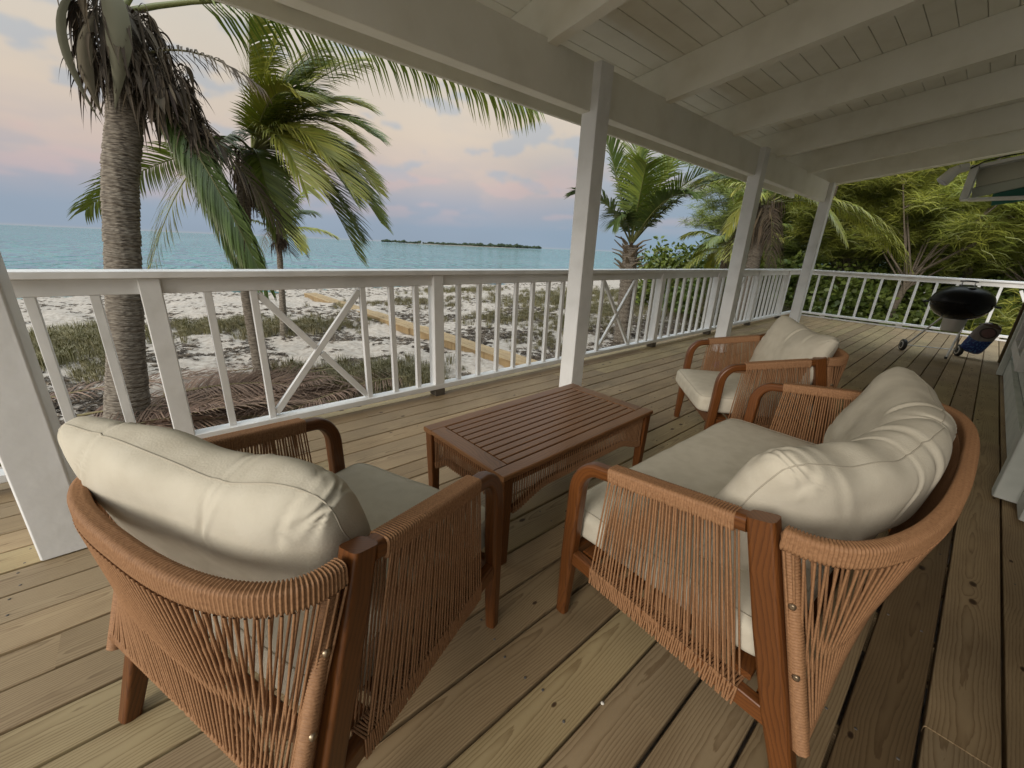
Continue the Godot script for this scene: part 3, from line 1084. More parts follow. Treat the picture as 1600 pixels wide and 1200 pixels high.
# a stuffed cushion: curve = wraps round the back, folds run in from its seam and out of its puckered corners
func back_bend(half: Vector3, sd: int, curve: float, slump: float, folds: int) -> Callable:
	var n := noise(sd, 1.0, 1)
	var r := RandomNumberGenerator.new()
	r.seed = sd
	var cr := []
	for k in folds:
		var top := r.randf() < 0.75
		var c := Vector2(r.randf_range(-0.85, 0.85) * half.x, half.y * (0.97 if top else -0.9))
		var d := Vector2(r.randf_range(-0.7, 0.7), -1.0 if top else 1.0).normalized()
		if r.randf() < 0.25:
			c = Vector2(half.x * 0.97 * (1.0 if r.randf() < 0.5 else -1.0), r.randf_range(-0.5, 0.7) * half.y)
			d = Vector2(-signf(c.x), r.randf_range(-0.5, 0.5)).normalized()
		cr.append([c, d, r.randf_range(0.07, 0.17), r.randf_range(0.008, 0.015), r.randf_range(0.0025, 0.006), r.randf_range(-2.0, 2.0)])
	return func(p: Vector3) -> Vector3:
		var q := p * half
		var u := p.x
		var v := p.y
		var cn := pow(absf(u * v), 3.0)
		q.x *= 1.0 + 0.03 * cn
		q.y *= 1.0 + 0.04 * cn
		q.z *= 1.0 - 0.30 * cn
		var h := 0.0
		var f2 := Vector2(q.x, q.y)
		for k in cr:
			var rel: Vector2 = f2 - k[0]
			var t := rel.dot(k[1]) / float(k[2])
			if t < -0.35 or t > 1.0:
				continue
			var sd_ := rel.dot(Vector2(-k[1].y, k[1].x)) + float(k[5]) * 0.02 * t * t
			var x := sd_ / float(k[3])
			if absf(x) < 4.5:
				h += float(k[4]) * smoothstep(1.0, 0.35, t) * (0.7 * exp(-(x - 1.5) * (x - 1.5)) - exp(-x * x))
		# puckers fanning out of the corners
		var cd := Vector2(half.x - absf(q.x), half.y - absf(q.y))
		var dist := cd.length()
		if dist < 0.16:
			h += 0.0045 * sin(atan2(cd.y, cd.x) * 13.0 + signf(u) * 2.0 + signf(v)) * exp(-dist / 0.045) * smoothstep(0.0, 0.02, dist)
		q.z += signf(p.z) * h * smoothstep(0.0, 0.25, absf(p.z))
		q += Vector3(u, v, 0.0) * h * 0.4 * (1.0 - absf(p.z))
		q.z += curve * (u * u - 0.33)
		q.y -= slump * (1.0 - u * u) * maxf(v, 0.0)
		q.z += 0.010 * n.get_noise_3d(u * 1.3, v * 1.3, p.z * 0.7)
		q.y += 0.008 * n.get_noise_2d(u * 1.6, 5.0 + v)
		return q

# ------------------------------------------------------------------ coffee table, grill, bag
func build_table() -> void:
	var L := 1.07
	var D := 0.565
	var H := 0.42
	var o := thing("coffee_table", "low reddish slatted wooden coffee table with rope strung aprons", "table", Vector3(1.375, 0, -1.272), deg_to_rad(1.6))
	var hx := L * 0.5
	var hz := D * 0.5
	var t0 := H - 0.024
	for s in [-1.0, 1.0]:
		var a := Acc.new()
		a.box(Vector3(-hx, t0, minf(s * hz, s * (hz - 0.065))), Vector3(hx, H, maxf(s * hz, s * (hz - 0.065))), 0.006)
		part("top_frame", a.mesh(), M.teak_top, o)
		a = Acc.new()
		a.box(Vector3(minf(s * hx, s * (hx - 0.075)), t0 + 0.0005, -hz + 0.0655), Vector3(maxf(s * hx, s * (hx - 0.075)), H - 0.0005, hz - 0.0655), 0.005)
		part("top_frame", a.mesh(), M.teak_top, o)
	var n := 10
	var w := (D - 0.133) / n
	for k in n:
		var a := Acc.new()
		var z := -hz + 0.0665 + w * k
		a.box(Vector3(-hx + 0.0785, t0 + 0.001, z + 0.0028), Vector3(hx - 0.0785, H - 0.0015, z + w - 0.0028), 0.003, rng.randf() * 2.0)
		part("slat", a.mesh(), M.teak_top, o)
	for sx in [-1.0, 1.0]:
		for sz in [-1.0, 1.0]:
			var a := Acc.new()
			var c := Vector3(sx * (hx - 0.030), 0, sz * (hz - 0.030))
			a.sweep([c, c + Vector3(0, t0 - 0.0005, 0)], [Vector3(1, 0, 0), Vector3(1, 0, 0)], [0.036, 0.050], [0.036, 0.050], 0.006, 2)
			part("leg", a.mesh(), M.teak[0], o)
	# aprons: a straight rail above, a bowed rail below, cord strung between
	for e in 4:
		var longer := e < 2
		var sgn := 1.0 if e % 2 == 0 else -1.0
		var hl := (hx if longer else hz) - 0.056
		var off := (hz if longer else hx) - 0.030
		var pos := func(u: float, y: float, out_: float) -> Vector3:
			return Vector3(u, y, sgn * (off + out_)) if longer else Vector3(sgn * (off + out_), y, u)
		var ac := Vector3(0, 0, 1) if longer else Vector3(1, 0, 0)
		var a := Acc.new()
		a.bar(pos.call(-hl, t0 - 0.020, 0.0), pos.call(hl, t0 - 0.020, 0.0), ac, 0.022, 0.036, 0.003)
		part("apron_rail", a.mesh(), M.teak[0], o)
		a = Acc.new()
		var pts := []
		var acs := []
		var ws := []
		var hs := []
		for k in 25:
			var u := lerpf(-hl, hl, k / 24.0)
			var q := absf(u) / hl
			pts.append(pos.call(u, t0 - 0.105 - 0.055 * smoothstep(0.55, 1.0, q), 0.0))
			acs.append(ac); ws.append(0.022); hs.append(0.026)
		a.sweep(pts, acs, ws, hs, 0.005, 1)
		part("bowed_rail", a.mesh(), M.teak[0], o)
		a = Acc.new()
		var cnt := int(hl * 2.0 / 0.0138)
		for k in cnt:
			var u := lerpf(-hl + 0.008, hl - 0.008, (k + 0.5) / cnt)
			var q := absf(u) / hl
			var yb := t0 - 0.105 - 0.055 * smoothstep(0.55, 1.0, q)
			for oo in [-0.0125, 0.0125]:
				var ux := u + rng.randf_range(-0.002, 0.002)
				a.strand(pos.call(u, t0 - 0.006, oo), pos.call(ux, yb - 0.013, oo), 0.0023)
				# a second cord crossing over the lower rail
				a.strand(pos.call(u + 0.0040, yb + 0.016, oo * 1.1), pos.call(u + 0.0040, yb - 0.0145, oo * 1.1), 0.0024)
			a.strand(pos.call(u, yb - 0.0142, -0.0125), pos.call(u, yb - 0.0142, 0.0125), 0.0026)
		part("apron_cords", a.mesh(), M.rope, o).set_meta("kind", "stuff")

func build_grill() -> void:
	var o := thing("kettle_grill", "black round kettle grill on a wheeled tripod near the far railing", "grill", Vector3(8.25, 0, -0.20))
	var cy := 0.755
	var R := 0.305
	var prof := []
	for k in 13:
		var t := PI * 0.5 * k / 12.0
		prof.append(Vector2(R * sin(t) + 0.0005, cy - 0.225 * cos(t)))
	prof.append(Vector2(R + 0.008, cy + 0.004)); prof.append(Vector2(R + 0.008, cy + 0.012)); prof.append(Vector2(R - 0.006, cy + 0.014))
	var a := Acc.new()
	a.lathe(prof, 48)
	part("bowl", a.mesh(), M.black, o)
	prof = [Vector2(R - 0.002, cy + 0.008), Vector2(R + 0.011, cy + 0.010), Vector2(R + 0.011, cy + 0.030)]
	for k in 12:
		var t := PI * 0.5 * (k + 1) / 12.0
		prof.append(Vector2(R * 1.01 * cos(t) + 0.0005, cy + 0.030 + 0.205 * sin(t)))
	a = Acc.new()
	a.lathe(prof, 48)
	var enamel: StandardMaterial3D = M.black.duplicate()
	enamel.roughness = 0.32
	var lid := part("lid", a.mesh(), enamel, o)
	# lid handle on its steel shield, and the damper
	a = Acc.new()
	for e in [-0.06, 0.06]:
		a.tube([Vector3(0, cy + 0.225, e), Vector3(0, cy + 0.285, e)], [0.006, 0.006], 8)
	a.bar(Vector3(0, cy + 0.243, -0.075), Vector3(0, cy + 0.243, 0.075), Vector3(1, 0, 0), 0.05, 0.006, 0.002)
	part("handle_bracket", a.mesh(), M.steel, lid)
	a = Acc.new()
	a.sweep([Vector3(0, cy + 0.285, -0.085), Vector3(0, cy + 0.292, -0.03), Vector3(0, cy + 0.292, 0.03), Vector3(0, cy + 0.285, 0.085)], [Vector3(1, 0, 0), Vector3(1, 0, 0), Vector3(1, 0, 0), Vector3(1, 0, 0)], [0.03, 0.034, 0.034, 0.03], [0.018, 0.02, 0.02, 0.018], 0.008, 2)
	part("handle_grip", a.mesh(), M.plastic, lid)
	a = Acc.new()
	a.lathe([Vector2(0.045, 0), Vector2(0.043, 0.006), Vector2(0.001, 0.009)], 20, Vector3(-0.13, cy + 0.212, 0.05))
	part("damper", a.mesh(), M.steel, lid)
	# side handles
	for s in [-1.0, 1.0]:
		a = Acc.new()
		a.tube([Vector3(-0.09, cy - 0.01, s * (R + 0.0)), Vector3(-0.07, cy - 0.012, s * (R + 0.055)), Vector3(0.07, cy - 0.012, s * (R + 0.055)), Vector3(0.09, cy - 0.01, s * (R + 0.0))], [0.007, 0.011, 0.011, 0.007], 8)
		part("side_handle", a.mesh(), M.plastic, o)
	# ash bucket
	a = Acc.new()
	a.lathe([Vector2(0.001, 0.375), Vector2(0.098, 0.375), Vector2(0.105, 0.385), Vector2(0.118, 0.535), Vector2(0.123, 0.54), Vector2(0.118, 0.546)], 32)
	part("ash_bucket", a.mesh(), M.alu, o)
	# three legs, a foot, two wheels on an axle, wire shelf
	var feet := [Vector3(-0.08, 0.002, 0.06), Vector3(0.10, 0.085, -0.395), Vector3(0.36, 0.085, 0.12)]
	var tops := [Vector3(-0.02, 0.56, 0.11), Vector3(0.03, 0.57, -0.115), Vector3(0.12, 0.57, 0.06)]
	for k in 3:
		a = Acc.new()
		a.tube([tops[k], feet[k]], [0.0125, 0.0125], 10)
		part("leg", a.mesh(), M.steel, o)
	a = Acc.new()
	a.tube([feet[0] + Vector3(0, 0.03, -0.003), feet[0]], [0.0165, 0.0165], 10)
	part("foot_cap", a.mesh(), M.plastic, o)
	a = Acc.new()
	a.tube([feet[1], feet[2]], [0.006, 0.006], 8)
	part("axle", a.mesh(), M.steel, o)
	var axd: Vector3 = (feet[2] - feet[1]).normalized()
	for k in 2:
		var c: Vector3 = feet[k + 1] + axd * (-0.03 if k == 0 else 0.03)
		var wp := []
		var wr := []
		for q in [[-0.022, 0.066], [-0.020, 0.078], [-0.012, 0.084], [0.012, 0.084], [0.020, 0.078], [0.022, 0.066]]:
			wp.append(c + axd * q[0]); wr.append(q[1])
		a = Acc.new()
		a.tube(wp, wr, 24)
		var wh := part("wheel", a.mesh(), M.plastic, o)
		a = Acc.new()
		for q in [[-1.0, 0], [1.0, 0]]:
			a.tube([c + axd * (0.0222 * q[0]), c + axd * (0.0245 * q[0])], [0.058, 0.054], 20)
		part("wheel_rim", a.mesh(), M.steel, wh)
		a = Acc.new()
		for q in [-1.0, 1.0]:
			a.tube([c + axd * (0.0246 * q), c + axd * (0.030 * q)], [0.042, 0.034], 16)
		part("hub_cap", a.mesh(), M.plastic, wh)

func build_bag() -> void:
	var W := 96
	var H := 128
	var im := Image.create(W, H, false, Image.FORMAT_RGB8)
	var n := noise(91, 0.06, 3)
	for y in H:
		for x in W:
			var u := float(x) / W
			var v := float(y) / H
			var c := Color(0.50, 0.47, 0.44)
			if v > 0.52 + 0.05 * sin(u * 5.0):
				c = Color(0.06, 0.16, 0.42)
				if n.get_noise_2d(x * 1.4, y * 1.4) > 0.22:
					c = Color(0.25, 0.42, 0.62)
			else:
				var dx := (u - 0.5) / 0.34
				var dy := (v - 0.27) / 0.17
				var e := dx * dx + dy * dy
				if e < 1.0:
					c = Color(0.20, 0.14, 0.13) if e > 0.62 else Color(0.42, 0.30, 0.29)
				if v < 0.09:
					c = Color(0.33, 0.25, 0.20)
			c = c.lerp(Color(0.2, 0.2, 0.2), 0.12 * absf(n.get_noise_2d(x, y)))
			im.set_pixel(x, y, c)
	var tex := ImageTexture.create_from_image(im)
	var m := mat(Color.WHITE, 0.4, tex)
	var o := thing("charcoal_bag", "stuffed blue and grey paper charcoal bag leaning against the house corner", "bag", Vector3(8.62, 0.0, 0.14))
	var a := Acc.new()
	var nz := noise(93, 1.0, 3)
	for face in [1.0, -1.0]:
		var p := PackedVector3Array()
		var uv := PackedVector2Array()
		for r in 29:
			for q in 21:
				var u := q / 20.0
				var v := r / 28.0
				var x := (u - 0.5) * 0.30 * pow(maxf(1.0 - pow(absf(v * 2.0 - 1.0), 6.0), 0.03), 0.22)
				var th := 0.085 * pow(maxf(1.0 - pow(absf(u - 0.5) * 2.0, 3.0), 0.0), 0.5) * pow(maxf(1.0 - pow(absf(v - 0.46) / 0.54, 4.0), 0.0), 0.6) * (0.75 + 0.4 * v)
				th += 0.012 * nz.get_noise_2d(u * 4.0, v * 4.0 + face * 5.0) * (1.0 if th > 0.02 else 0.0)
				p.append(Vector3(x * (1.0 - 0.12 * smoothstep(0.3, 0.0, v)), 0.52 * (1.0 - v), face * th))
				uv.append(Vector2(u, v))
		a.grid(p, 29, 21, -face, uv)
	var b := part("sack", a.mesh(), m, o)
	b.transform = Transform3D(Basis(Vector3(0, 1, 0), -1.25) * Basis(Vector3(0, 0, 1), -0.27) * Basis(Vector3(1, 0, 0), 0.14), Vector3(0.0, 0.075, -0.10))
	# small purple thing left on the boards beyond the far armchair
	b.scale = Vector3.ONE * 0.86
	var s := thing("beach_sandal", "small flat purple sandal lying on the deck beyond the far armchair", "sandal", Vector3(4.86, 0.0, -1.86), 0.5)
	var sa := Acc.new()
	var pr := PackedVector3Array()
	var outl := []
	for k in 24:
		var t := TAU * k / 24.0
		outl.append(Vector3(0.125 * cos(t), 0, (0.042 + 0.010 * cos(t)) * sin(t)))
	var pur := mat(lin(0.16, 0.10, 0.24), 0.6)
	for yy in [[0.002, 0.0], [0.018, 0.004]]:
		pass
	var ring0 := []
	for k in 25:
		ring0.append(outl[k % 24])
	for h in [0.001, 0.016]:
		for k in ring0: pr.append(k + Vector3(0, h, 0))
	sa.grid(pr, 2, 25, -1.0, PackedVector2Array(), true)
	var topp := []
	for k in 24: topp.append(outl[k] + Vector3(0, 0.016, 0))
	sa.flat(topp, Vector3.UP)
	part("sole", sa.mesh(), pur, s)
	sa = Acc.new()
	for e in [-1.0, 1.0]:
		sa.tube([Vector3(0.07, 0.017, 0), Vector3(0.03, 0.045, e * 0.022), Vector3(-0.03, 0.018, e * 0.042)], [0.004, 0.005, 0.004], 6)
	part("strap", sa.mesh(), pur, s)

# ------------------------------------------------------------------ palms
func bez(p0: Vector3, p1: Vector3, p2: Vector3, s: float) -> Vector3:
	return p0.lerp(p1, s).lerp(p1.lerp(p2, s), s)

# one feathered frond from p0 over p1 to p2; hang = how far its leaflets droop
func frond_mesh(p0: Vector3, p1: Vector3, p2: Vector3, leaf: float, count: int, hang: float, roll: float, c1: Color, c2: Color, r: RandomNumberGenerator, wind_ := Vector3.ZERO, bare := 0.16, wid := 0.017) -> ArrayMesh:
	var a := Acc.new()
	var pts := []
	var rad := []
	for k in 15:
		var s := k / 14.0
		pts.append(bez(p0, p1, p2, s))
		rad.append(lerpf(0.024, 0.0025, pow(s, 0.7)) * clampf(leaf / 0.6, 0.6, 1.2))
	a.col = c1.lerp(Color(0.22, 0.20, 0.08), 0.55)
	a.tube(pts, rad, 5)
	var length := 0.0
	for k in 14: length += (pts[k + 1] - pts[k]).length()
	for k in count:
		var s := lerpf(bare, 0.995, (k + r.randf_range(-0.3, 0.3)) / (count - 1.0))
		s = clampf(s, bare, 0.998)
		var b := bez(p0, p1, p2, s)
		var T := (bez(p0, p1, p2, minf(s + 0.02, 1.0)) - bez(p0, p1, p2, s - 0.02)).normalized()
		var S := T.cross(Vector3.UP)
		if S.length() < 0.15:
			S = T.cross(Vector3(0.5, 0.2, 0.8))
		S = S.normalized().rotated(T, roll)
		var U := S.cross(T).normalized()
		var q := (s - bare) / (1.0 - bare)
		var ll := leaf * (0.45 + 0.62 * sin(PI * (0.12 + 0.70 * q))) * r.randf_range(0.85, 1.08)
		if q > 0.85:
			ll *= lerpf(1.0, 0.62, (q - 0.85) / 0.15)
		for side in [-1.0, 1.0]:
			if r.randf() < 0.03:
				continue
			var d: Vector3 = (S * side * lerpf(0.95, 0.55, q) + T * lerpf(0.35, 1.05, q) + U * r.randf_range(0.12, 0.34) + wind_).normalized()
			var cc := c1.lerp(c2, clampf(r.randf() * 0.7 + 0.3 * q, 0.0, 1.0)) * r.randf_range(0.8, 1.15)
			var w := wid * r.randf_range(0.8, 1.15)
			var p := b
			var prev := []
			var hg := hang * r.randf_range(0.75, 1.25)
			for sgm in 4:
				var wd := T - d * T.dot(d)
				wd = (wd.normalized() + U * 0.35 * side).normalized()
				var nn := d.cross(wd).normalized()
				if nn.y < 0.0: nn = -nn
				var ww: float = w * [0.55, 1.0, 0.72, 0.0][sgm]
				a.col = cc if sgm < 3 else cc.lerp(Color(0.26, 0.20, 0.09), r.randf() * 0.5)
				var cur := []
				if sgm < 3:
					cur = [a.vert(p - wd * ww, nn), a.vert(p + wd * ww, nn)]
				else:
					cur = [a.vert(p, nn)]
				if prev.size() == 2 and cur.size() == 2:
					a.quad(prev[0], prev[1], cur[1], cur[0])
				elif prev.size() == 2:
					a.tri(prev[0], prev[1], cur[0])
				prev = cur
				d = (d + Vector3(0, -1, 0) * hg * [0.25, 0.65, 0.9, 0.0][sgm] + wind_ * 0.4).normalized()
				p += d * ll / 3.0
	return a.mesh()

func trunk_mesh(pts: Array, rads: Array, rings: int, sides: int, rough_: float, sd: int, colr := Color.WHITE) -> ArrayMesh:
	var a := Acc.new()
	a.col = colr
	var r := RandomNumberGenerator.new()
	r.seed = sd
	var m := pts.size() - 1
	var P := []
	var Rr := []
	for k in rings:
		var wob := r.randf_range(0.975, 1.025)
		var off := Vector3(r.randf_range(-1, 1), 0, r.randf_range(-1, 1)) * rough_ * 0.12
		var at := r.randf_range(0.5, 0.8)
		for e in [[0.04, 1.0 + rough_], [at, 1.0 + rough_ * 0.35], [0.95, 1.0 - rough_ * 0.6]]:
			var s: float = (k + e[0]) / rings
			var x := s * m
			var i := mini(int(x), m - 1)
			var f := x - i
			var q0: Vector3 = pts[maxi(i - 1, 0)]
			var q1: Vector3 = pts[i]
			var q2: Vector3 = pts[i + 1]
			var q3: Vector3 = pts[mini(i + 2, m)]
			P.append(q1.cubic_interpolate(q2, q0, q3, f) + off * rads[i])
			Rr.append(lerpf(rads[i], rads[i + 1], f) * e[1] * wob)
	a.tube(P, Rr, sides)
	# ragged edges of the rings
	var n := noise(sd, 9.0, 2)
	for k in a.v.size():
		var nn := a.n[k]
		a.v[k] += nn * rough_ * 0.10 * n.get_noise_3dv(a.v[k] * Vector3(1, 3.0, 1))
	return a.mesh()

func blade(a: Acc, p0: Vector3, p1: Vector3, p2: Vector3, w: float, cup: float, side: Vector3) -> void:
	# a boat-shaped sheath: pointed at the tip, cupped across
	var rows := 12
	var p := PackedVector3Array()
	for k in rows + 1:
		var s := float(k) / rows
		var c := bez(p0, p1, p2, s)
		var T := (bez(p0, p1, p2, minf(s + 0.05, 1.0)) - bez(p0, p1, p2, maxf(s - 0.05, 0.0))).normalized()
		var sd := (side - T * side.dot(T)).normalized()
		var nn := T.cross(sd)
		var ww := w * (0.45 + 0.75 * sin(PI * minf(s * 0.85 + 0.12, 1.0))) * (1.0 if s < 0.6 else pow(maxf(1.0 - (s - 0.6) / 0.4, 0.0), 0.7))
		for q in 5:
			var u := q / 4.0 * 2.0 - 1.0
			p.append(c + sd * u * ww + nn * cup * ww * (1.0 - u * u))
	a.grid(p, rows + 1, 5)

const GREEN := Color(0.08, 0.125, 0.024)
const LIME := Color(0.20, 0.24, 0.038)
const YELLOW := Color(0.35, 0.32, 0.06)
const DRY := Color(0.13, 0.095, 0.058)
const DRYD := Color(0.045, 0.032, 0.021)

func fibre(o: Node3D, c: Vector3, rad: float, hgt: float, count: int, sd: int) -> void:
	var r := RandomNumberGenerator.new()
	r.seed = sd
	var a := Acc.new()
	for k in count:
		var t := r.randf() * TAU
		var out_ := Vector3(cos(t), 0, sin(t))
		var rr := rad * r.randf_range(0.55, 1.0)
		var p := c + out_ * rr + Vector3(0, r.randf_range(-0.35, 0.6) * hgt, 0)
		a.col = DRYD.lerp(DRY, r.randf()) * r.randf_range(0.6, 1.2)
		var l := hgt * r.randf_range(0.35, 1.0)
		blade(a, p, p + out_ * rad * 0.5 + Vector3(0, r.randf_range(-0.1, 0.15), 0), p + out_ * rad * r.randf_range(0.3, 0.8) + Vector3(r.randf_range(-0.05, 0.05), -l, r.randf_range(-0.05, 0.05)), r.randf_range(0.004, 0.020) * (1.8 if k % 9 == 0 else 1.0), 0.5, Vector3(-out_.z, 0, out_.x))
	for k in count * 5:
		var t := r.randf() * TAU
		var out_ := Vector3(cos(t), 0, sin(t))
		var p := c + out_ * rad * r.randf_range(0.4, 1.0) + Vector3(0, r.randf_range(-0.5, 0.6) * hgt, 0)
		a.col = DRYD.lerp(DRY, r.randf())
		a.strand(p, p + Vector3(r.randf_range(-0.12, 0.12), -r.randf_range(0.1, 0.45) * hgt, r.randf_range(-0.12, 0.12)), 0.003, 3)
	part("dry_sheaths", a.mesh(), M.dry, o).set_meta("kind", "stuff")

# a frond on palm o, ends given in world coordinates
func hang_frond(o: Node3D, c: Vector3, tip: Vector3, arch: float, leaf: float, count: int, hang: float, kind: int, sd: int, roll := 0.0, wind_ := Vector3.ZERO, wid := 0.017, early := 0.5) -> void:
	var r := RandomNumberGenerator.new()
	r.seed = sd
	var mid := c.lerp(tip, early) + Vector3(0, arch, 0)
	if kind == 3:
		count = int(count * 0.62)
		wid *= 0.6
	var cols: Array = [[GREEN, LIME], [LIME, YELLOW], [GREEN * 0.75, GREEN], [DRYD, DRY]][kind]
	part("frond", frond_mesh(c - o.position, mid - o.position, tip - o.position, leaf, count, hang, roll, cols[0], cols[1], r, wind_, 0.16, wid), M.dry if kind == 3 else M.leaf, o)

func build_palms() -> void:
	var W := Vector3(0.16, 0.0, 0.06)
	# the tall palm close to the deck on the left
	var b := Vector3(-0.475, -0.82, -5.675)
	var o := thing("coconut_palm", "big grey ringed palm trunk close behind the railing at the left", "palm tree", b)
	var tp := [Vector3(0.0, 0, 0), Vector3(0.14, 0.8, 0), Vector3(0.30, 1.75, 0), Vector3(0.43, 2.5, 0.0), Vector3(0.58, 3.1, 0.01), Vector3(0.72, 3.9, 0.0)]
	part("trunk", trunk_mesh(tp, [0.205, 0.150, 0.137, 0.136, 0.132, 0.11], 96, 24, 0.030, 5), M.bark, o)
	var c := b + Vector3(0.70, 3.85, 0.02)
	fibre(o, Vector3(0.66, 3.55, 0.02), 0.27, 0.58, 200, 11)
	fibre(o, Vector3(0.90, 3.25, 0.14), 0.20, 0.42, 110, 12)
	fibre(o, Vector3(1.05, 2.95, 0.20), 0.13, 0.32, 50, 17)
	var a := Acc.new()
	a.col = Color(0.17, 0.16, 0.105)
	blade(a, b + Vector3(0.62, 3.95, 0.30) - b, Vector3(0.72, 3.7, 0.42), Vector3(0.50, 3.02, 0.26), 0.070, 0.6, Vector3(1, 0, 0.1))
	part("spathe", a.mesh(), M.dry, o)
	a = Acc.new()
	a.col = Color(0.085, 0.08, 0.05)
	blade(a, Vector3(0.42, 3.85, 0.15), Vector3(0.16, 3.55, 0.22), Vector3(0.40, 2.90, 0.16), 0.040, 0.7, Vector3(0.6, 0, 0.8))
	part("spathe", a.mesh(), M.dry, o)
	a = Acc.new()
	a.col = Color(0.115, 0.095, 0.06)
	blade(a, Vector3(0.52, 3.7, 0.2), Vector3(0.30, 3.4, 0.26), Vector3(0.42, 2.95, 0.22), 0.045, 0.7, Vector3(0.9, 0, 0.4))
	part("spathe", a.mesh(), M.dry, o)
	hang_frond(o, c, Vector3(3.72, 2.86, -4.15), 0.80, 0.80, 110, 1.0, 0, 21, -0.25, Vector3(0.14, -0.1, 0), 0.014)
	hang_frond(o, c + Vector3(0.05, -0.5, 0.1), Vector3(0.93, 0.70, -5.1), 0.42, 0.46, 76, 1.2, 2, 22, 0.9, Vector3(0.10, -0.2, 0), 0.009, 0.55)
	hang_frond(o, c + Vector3(0.05, -0.45, 0.1), Vector3(0.78, 0.82, -5.35), 0.42, 0.38, 64, 1.2, 2, 23, 1.2, Vector3(0.1, -0.2, 0), 0.009, 0.5)
	hang_frond(o, c + Vector3(0.05, -0.5, 0.0), Vector3(1.22, 1.35, -5.5), 0.40, 0.42, 56, 0.7, 3, 24, 0.5, Vector3.ZERO, 0.015, 0.6)
	hang_frond(o, c, Vector3(-1.25, 2.80, -4.85), 0.85, 0.55, 66, 1.0, 2, 25, 0.0, Vector3.ZERO, 0.012)
	hang_frond(o, c, Vector3(-1.4, 2.95, -4.2), 0.9, 0.5, 56, 1.0, 2, 26)
	hang_frond(o, c, Vector3(1.9, 4.9, -8.0), 0.8, 0.62, 60, 0.5, 0, 27)
	hang_frond(o, c, Vector3(-1.9, 4.6, -7.4), 0.8, 0.62, 60, 0.5, 0, 28)
	hang_frond(o, c, Vector3(0.2, 5.8, -4.2), 0.5, 0.6, 60, 0.4, 0, 29)
	hang_frond(o, c, Vector3(2.6, 5.2, -5.8), 0.9, 0.6, 60, 0.5, 0, 30)
	hang_frond(o, c + Vector3(0.1, -0.3, 0.1), Vector3(1.10, 2.55, -5.0), 0.25, 0.35, 40, 0.9, 3, 31)
	# the leaning palm behind it
	b = Vector3(0.86, -0.86, -6.30)
	o = thing("coconut_palm", "slender leaning palm with windblown yellow green fronds right of the big trunk", "palm tree", b)
	tp = [Vector3(0.10, -0.02, 0), Vector3(0.08, 0.55, 0), Vector3(0.07, 1.6, 0.01), Vector3(0.16, 2.4, 0.04), Vector3(0.34, 3.0, 0.06)]
	part("trunk", trunk_mesh(tp, [0.125, 0.095, 0.080, 0.082, 0.09], 62, 18, 0.05, 6), M.bark, o)
	c = b + Vector3(0.34, 3.02, 0.06)
	fibre(o, Vector3(0.30, 2.75, 0.06), 0.17, 0.55, 70, 13)
	var F := [[Vector3(-0.42, 1.42, -7.0), 0.42, 0.42, 0], [Vector3(0.02, 0.86, -5.9), 0.85, 0.45, 1], [Vector3(1.70, 3.70, -6.1), 0.15, 0.42, 1], [Vector3(2.50, 2.50, -5.7), 0.62, 0.46, 0], [Vector3(2.44, 1.45, -5.5), 0.85, 0.46, 0], [Vector3(1.42, 1.72, -5.05), 0.75, 0.50, 1], [Vector3(2.62, 2.05, -6.1), 0.70, 0.48, 0], [Vector3(1.95, 3.25, -5.9), 0.40, 0.46, 1], [Vector3(2.42, 1.25, -6.2), 0.9, 0.46, 2], [Vector3(1.72, 2.1, -5.2), 0.55, 0.5, 1], [Vector3(1.2, 1.3, -5.6), 0.6, 0.4, 0], [Vector3(2.1, 2.9, -6.6), 0.5, 0.45, 2], [Vector3(0.55, 1.55, -5.6), 0.7, 0.42, 2], [Vector3(1.6, 1.35, -6.9), 0.7, 0.42, 2], [Vector3(2.2, 2.35, -5.5), 0.6, 0.46, 1], [Vector3(0.95, 1.15, -6.1), 0.5, 0.34, 3], [Vector3(1.45, 1.05, -6.2), 0.55, 0.36, 3], [Vector3(1.75, 2.75, -5.6), 0.5, 0.46, 0], [Vector3(2.35, 1.85, -5.45), 0.75, 0.46, 1], [Vector3(2.2, 1.0, -5.75), 0.95, 0.46, 0], [Vector3(1.45, 2.6, -5.15), 0.45, 0.46, 1], [Vector3(2.05, 3.3, -6.3), 0.3, 0.46, 0], [Vector3(1.35, 3.5, -6.2), 0.1, 0.42, 1], [Vector3(2.55, 1.75, -6.6), 0.8, 0.46, 0], [Vector3(2.45, 2.85, -5.9), 0.5, 0.48, 1], [Vector3(2.3, 3.2, -5.6), 0.35, 0.46, 1], [Vector3(1.9, 1.75, -5.05), 0.75, 0.48, 1], [Vector3(2.5, 1.65, -5.8), 0.85, 0.46, 0]]
	var k := 0
	for f in F:
		hang_frond(o, c, f[0], f[1], f[2] + 0.04, 86, 0.30, f[3], 40 + k, 0.0 if k % 3 else 0.3, W, 0.0095)
		k += 1
	# the small palm nearer the water
	b = Vector3(2.02, -0.90, -10.0)
	o = thing("coconut_palm", "thin small palm standing nearer the water between the leaning palm and the cross panel", "palm tree", b)
	part("trunk", trunk_mesh([Vector3(0, -0.02, 0), Vector3(0.08, 1.0, 0), Vector3(0.14, 2.0, 0.03), Vector3(0.15, 2.25, 0.03)], [0.085, 0.06, 0.052, 0.06], 40, 14, 0.05, 7), M.bark, o)
	c = b + Vector3(0.15, 2.22, 0.03)
	fibre(o, Vector3(0.15, 2.1, 0.03), 0.12, 0.42, 40, 14)
